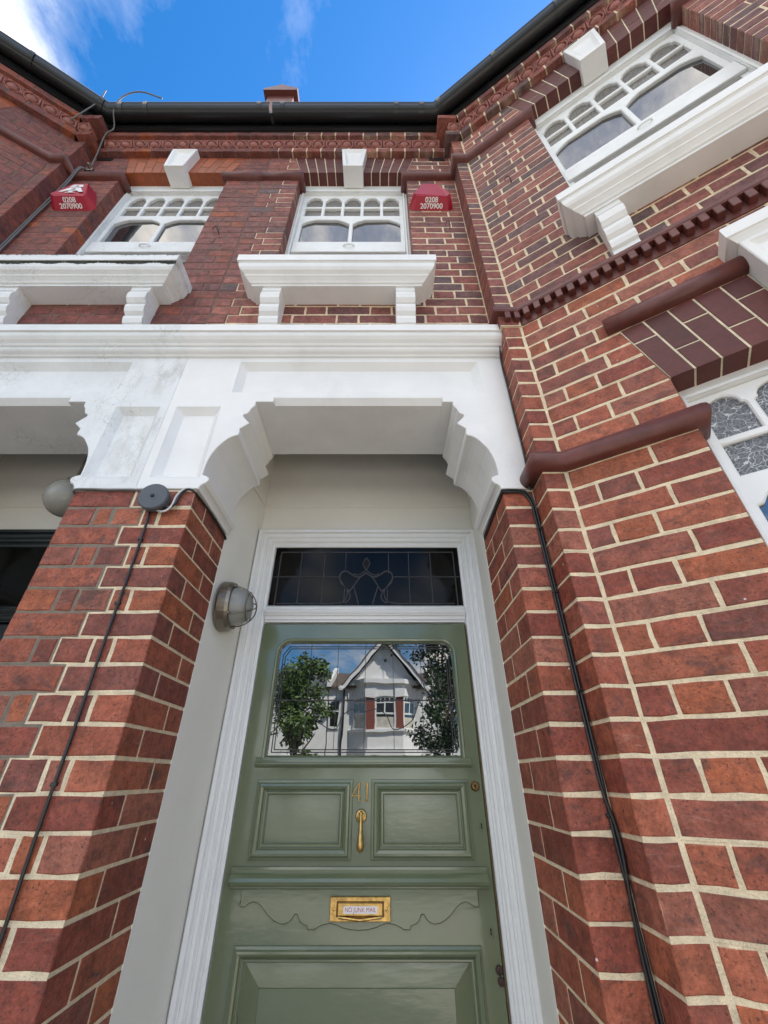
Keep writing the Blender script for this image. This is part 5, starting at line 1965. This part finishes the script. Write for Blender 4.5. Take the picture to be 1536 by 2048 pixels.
def hook(p, label, fr=FM):
    mb = MB()
    s, z = p
    pts = [fr.P(s, -0.01, z), fr.P(s, 0.02, z), fr.P(s - 0.004, 0.034, z + 0.012), fr.P(s - 0.016, 0.040, z + 0.018), fr.P(s - 0.028, 0.034, z + 0.010), fr.P(s - 0.03, 0.028, z - 0.002)]
    mb.tube(smooth_curve(pts, 4), 0.0028, 6)
    thing(mb.build('wall_hook', 'rusty_iron', None, smooth=True), label, 'hook', 'old wire hooks in the walls')


hook((-1.02, 2.86), 'wire hook on the brickwork between the two upper windows')
hook((0.435, 2.93), 'wire hook on the narrow brickwork below the right alarm box')
hook((0.20, 3.03), 'wire hook on the slanting bay wall left of its window', FCU)

# ------------------------------------------------------------------ street and the houses opposite (seen only in the glass)


def slab(name, x0, x1, y0, y1, z0, z1, m):
    mb = MB()
    mb.box(x0, x1, y0, y1, z0, z1)
    o = mb.build(name, m, None)
    o['kind'] = 'structure'
    return o


mb = MB()
mb.add([(-300, -300, GZ - 0.14), (300, -300, GZ - 0.14), (300, 300, GZ - 0.14), (-300, 300, GZ - 0.14)], [(0, 1, 2, 3)])
gr = mb.build('ground', 'soil', None, recalc=False)
gr['kind'] = 'structure'
slab('front_path', -1.9, 0.7, -2.4, 1.14, GZ - 0.13, GZ, 'paving')
slab('pavement', -60, 60, -5.2, -2.4, GZ - 0.13, GZ - 0.004, 'paving')
slab('road', -60, 60, -13.5, -5.2, GZ - 0.136, GZ - 0.12, 'asphalt')
slab('pavement', -60, 60, -16.3, -13.5, GZ - 0.13, GZ - 0.004, 'paving')


def opposite_house(cx, label, gable=True, side='render_white', roof='roof_tile', half=2.85):
    """Gabled house across the street, facing us (its front looks towards +Y)."""
    YO = -20.0
    e = thing(empty('opposite_house', (cx, YO - 3, GZ)), label, 'house', 'houses across the street')
    F = lambda a, t, z: (cx + a, YO + t, z)
    mb = MB()
    mb.box(-half, half, -8, -0.35, GZ, 4.1, F)
    mb.build('wall', side, e)
    mb = MB()
    rp = [(-0.1, 4.05), (-0.1, 4.15), (-3.6, 5.55), (-8.2, 4.15), (-8.2, 4.05)]
    mb.loft([[F(a, t, z) for t, z in rp] for a in (-half, half)], True, True, True)
    mb.build('roof', roof, e)
    mb = MB()
    mb.loft([[F(-half - 0.12, -0.05, 4.1), F(-half + 0.12, -0.05, 4.1), F(-half + 0.12, -0.05, 4.45), F(-half - 0.12, -0.05, 4.45)], [F(-half - 0.12, -3.6, 5.5), F(-half + 0.12, -3.6, 5.5), F(-half + 0.12, -3.6, 5.85), F(-half - 0.12, -3.6, 5.85)]], True, True, True)
    mb.build('parapet', 'render_white', e)
    if gable:
        mb = MB()
        gp = [(-1.75, 4.2), (1.95, 4.2), (0.17, 6.45)]
        mb.loft([[F(a, -0.02, z) for a, z in gp], [F(a, -3.5, z) for a, z in gp]], True, True, True)
        mb.build('gable', 'render_white', e)
        for sg, foot in ((-1, -2.2), (1, 2.54)):
            m2 = MB()
            ap = (0.17, 6.72)
            ft = (foot, 3.95)
            m2.loft([[F(ap[0], t, ap[1]), F(ft[0], t, ft[1]), F(ft[0] - sg * 0.22, t, ft[1] - 0.02), F(ap[0], t, ap[1] - 0.3)] for t in (0.55, 0.47)], True, True, True)
            m2.build('bargeboard', 'render_white', e)
            m2 = MB()
            m2.loft([[F(ap[0], t, ap[1]), F(ft[0], t, ft[1]), F(ft[0], t, ft[1] + 0.09), F(ap[0], t, ap[1] + 0.1)] for t in (0.6, -3.5)], True, True, True)
            m2.build('gable_roof', roof, e)
            m2 = MB()
            m2.lathe([(0.14, 0), (0.14, 0.1), (0.02, 0.12)], F(foot + sg * -0.05, 0.5, 3.95), (0, 1, 0), 14)
            m2.build('finial', 'render_white', e)
        for a0, z0, a1, z1 in ((-0.9, 4.25, 0.17, 5.5), (0.17, 4.25, 0.17, 5.9), (1.2, 4.25, 0.17, 5.5)):
            m2 = MB()
            d = Vector((a1 - a0, z1 - z0)).normalized()
            n = Vector((-d.y, d.x)) * 0.06
            q = [(a0 + n.x, z0 + n.y), (a0 - n.x, z0 - n.y), (a1 - n.x, z1 - n.y), (a1 + n.x, z1 + n.y)]
            m2.loft([[F(a, t, z) for a, z in q] for t in (0.02, -0.04)], True, True, True)
            m2.build('timber', 'render_white', e)
        # canted bay on two floors
        bp = [(-1.75, -0.4), (-0.75, 0.35), (1.1, 0.35), (2.05, -0.4)]
        for (z0, z1, m, nm, ex) in ((GZ, 0.9, 'render_white', 'bay_base', 0.0), (1.15, 1.9, 'render_white', 'bay_spandrel', 0.0), (3.55, 4.2, 'render_white', 'bay_frieze', 0.0)):
            m2 = MB()
            m2.loft([[F(a, t, z) for a, t in bp + [(2.05, -1), (-1.75, -1)]] for z in (z0, z1)], True, True, True)
            m2.build(nm, m, e)
        for (z0, z1, g) in ((0.9, 1.15, 0.10), (1.9, 2.02, 0.12), (4.2, 4.42, 0.2)):
            m2 = MB()
            q = [(a + (g if a > 0.17 else -g) * 0.7, t + (g if t > 0 else 0)) for a, t in bp] + [(2.05 + g, -1), (-1.75 - g, -1)]
            m2.loft([[F(a, t, z) for a, t in q] for z in (z0, z1)], True, True, True)
            m2.build('band', 'render_white', e)
        for a0, a1, t in ((-0.82, -0.38, 0.33), (0.74, 1.17, 0.33), (-1.75, -1.5, -0.35), (1.8, 2.05, -0.35)):
            m2 = MB()
            m2.box(a0, a1, t - 0.3, t, 2.02, 3.56, F)
            m2.build('pier', 'red_clay', e)
            m2 = MB()
            m2.box(a0 - 0.06, a1 + 0.06, t - 0.3, t + 0.08, 3.5, 3.95, F)
            m2.build('capital', 'render_white', e)
        wins = [((-0.38, 0.30), (0.74, 0.30)), ((-1.5, -0.27), (-0.82, 0.24)), ((1.17, 0.24), (1.8, -0.27))]
        for (p, q) in wins:
            P0, Q0 = Vector(p), Vector(q)
            d = (Q0 - P0)
            nn = Vector((-d.y, d.x)).normalized()
            G = lambda a, t, z: F(*(tuple(P0 + d * a + nn * t)), z)
            w = MB()
            plate(w, rect(0, 1, 2.0, 3.56), [rect(0.1, 0.9, 2.1, 2.72), rect(0.1, 0.47, 2.8, 3.25), rect(0.53, 0.9, 2.8, 3.25)] + [rect(0.1 + 0.205 * i, 0.275 + 0.205 * i, 3.3, 3.48) for i in range(4)], lambda a, b, t: G(a, t, b), 0.0, -0.05)
            wo = w.build('window', 'sash_white', e)
            w = MB()
            w.add([G(0.02, -0.03, 2.05), G(0.98, -0.03, 2.05), G(0.98, -0.03, 3.5), G(0.02, -0.03, 3.5)], [(0, 1, 2, 3)])
            w.build('pane', 'glass', wo)
            w = MB()
            w.add([G(0.08, -0.028, 2.08), G(0.92, -0.028, 2.08), G(0.92, -0.028, 2.6), G(0.08, -0.028, 2.6)], [(0, 1, 2, 3)])
            w.build('blind', 'curtain', wo)
        m2 = MB()
        m2.tube([F(-2.03, -0.25, 4.0), F(-2.03, -0.25, GZ)], 0.05, 8)
        m2.build('downpipe', 'black_plastic', e)
    # plain windows left of the bay
    for a, z0, z1 in ((-2.5, 2.1, 3.5),) if gable else ((-1.6, 2.0, 3.5), (1.2, 2.0, 3.5), (-1.6, -0.8, 0.7), (1.2, -0.8, 0.9)):
        ww = 0.3 if gable else 0.55
        w = MB()
        plate(w, rect(a - ww, a + ww, z0, z1), [rect(a - ww + 0.08, a + ww - 0.08, z0 + 0.1, z1 - 0.6), rect(a - ww + 0.08, a + ww - 0.08, z1 - 0.54, z1 - 0.1)], lambda x, b, t: F(x, t, b), -0.28, -0.36)
        wo = w.build('window', 'sash_white', e)
        w = MB()
        w.add([F(a - ww + .02, -0.33, z0 + .02), F(a + ww - .02, -0.33, z0 + .02), F(a + ww - .02, -0.33, z1 - .02), F(a - ww + .02, -0.33, z1 - .02)], [(0, 1, 2, 3)])
        w.build('pane', 'glass', wo)
    return e


opposite_house(0.0, 'white gabled house across the street mirrored in the door glass')
opposite_house(-5.75, 'plain slate roofed house mirrored at the left of the door glass', False, roof='slate')
opposite_house(5.75, 'plain tile roofed house across the street, hidden behind the dark tree', False)


def tree(x, y, h, crown_z, rx, rz, n, leafm, label, seed, leaf=0.16):
    R = random.Random(seed)
    e = thing(empty('street_tree', (x, y, GZ - 0.1)), label, 'tree')
    mb = MB()
    top = Vector((x + 0.1, y, crown_z + rz * 0.4))
    mb.tube([(x, y, GZ - 0.12), (x + 0.03, y + 0.02, GZ + 1.0), (x - 0.02, y, crown_z - rz), tuple(top)], [0.16, 0.13, 0.11, 0.03], 8)
    for i in range(9):
        a = R.uniform(0, 6.28)
        z0 = crown_z - rz * R.uniform(0.1, 1.0)
        mb.tube([(x, y, z0), (x + math.cos(a) * rx * 0.4, y + math.sin(a) * rx * 0.4, z0 + rz * 0.35), (x + math.cos(a) * rx * 0.85, y + math.sin(a) * rx * 0.85, z0 + rz * 0.6)], [0.06, 0.04, 0.012], 6)
    mb.build('trunk', 'bark', e)
    mb = MB()
    clumps = [(R.gauss(0, 0.55), R.gauss(0, 0.55), R.uniform(-1, 1)) for _ in range(46)]
    for i in range(n):
        c = R.choice(clumps)
        p = Vector((x + c[0] * rx + R.gauss(0, 0.2), y + c[1] * rx + R.gauss(0, 0.2), crown_z + c[2] * rz * (1 - 0.15 * abs(c[0])) + R.gauss(0, 0.2)))
        u = Vector((R.uniform(-1, 1), R.uniform(-1, 1), R.uniform(-0.9, 0.3))).normalized() * leaf * R.uniform(0.6, 1.3)
        w = u.cross(Vector((R.uniform(-1, 1), R.uniform(-1, 1), R.uniform(0, 1)))).normalized() * leaf * 0.22
        mb.add([p, p + u * 0.5 + w, p + u, p + u * 0.5 - w], [(0, 1, 2, 3)])
    mb.build('crown', leafm, e, recalc=False)
    return e


tree(-3.75, -16.9, 6, 2.3, 0.95, 2.5, 6000, 'leaf', 'feathery green tree mirrored at the left of the door glass', 3, 0.26)
tree(2.55, -14.6, 7, 3.4, 0.95, 3.2, 6500, 'leaf_dark', 'dark leafy street tree mirrored at the right of the door glass', 5, 0.2)
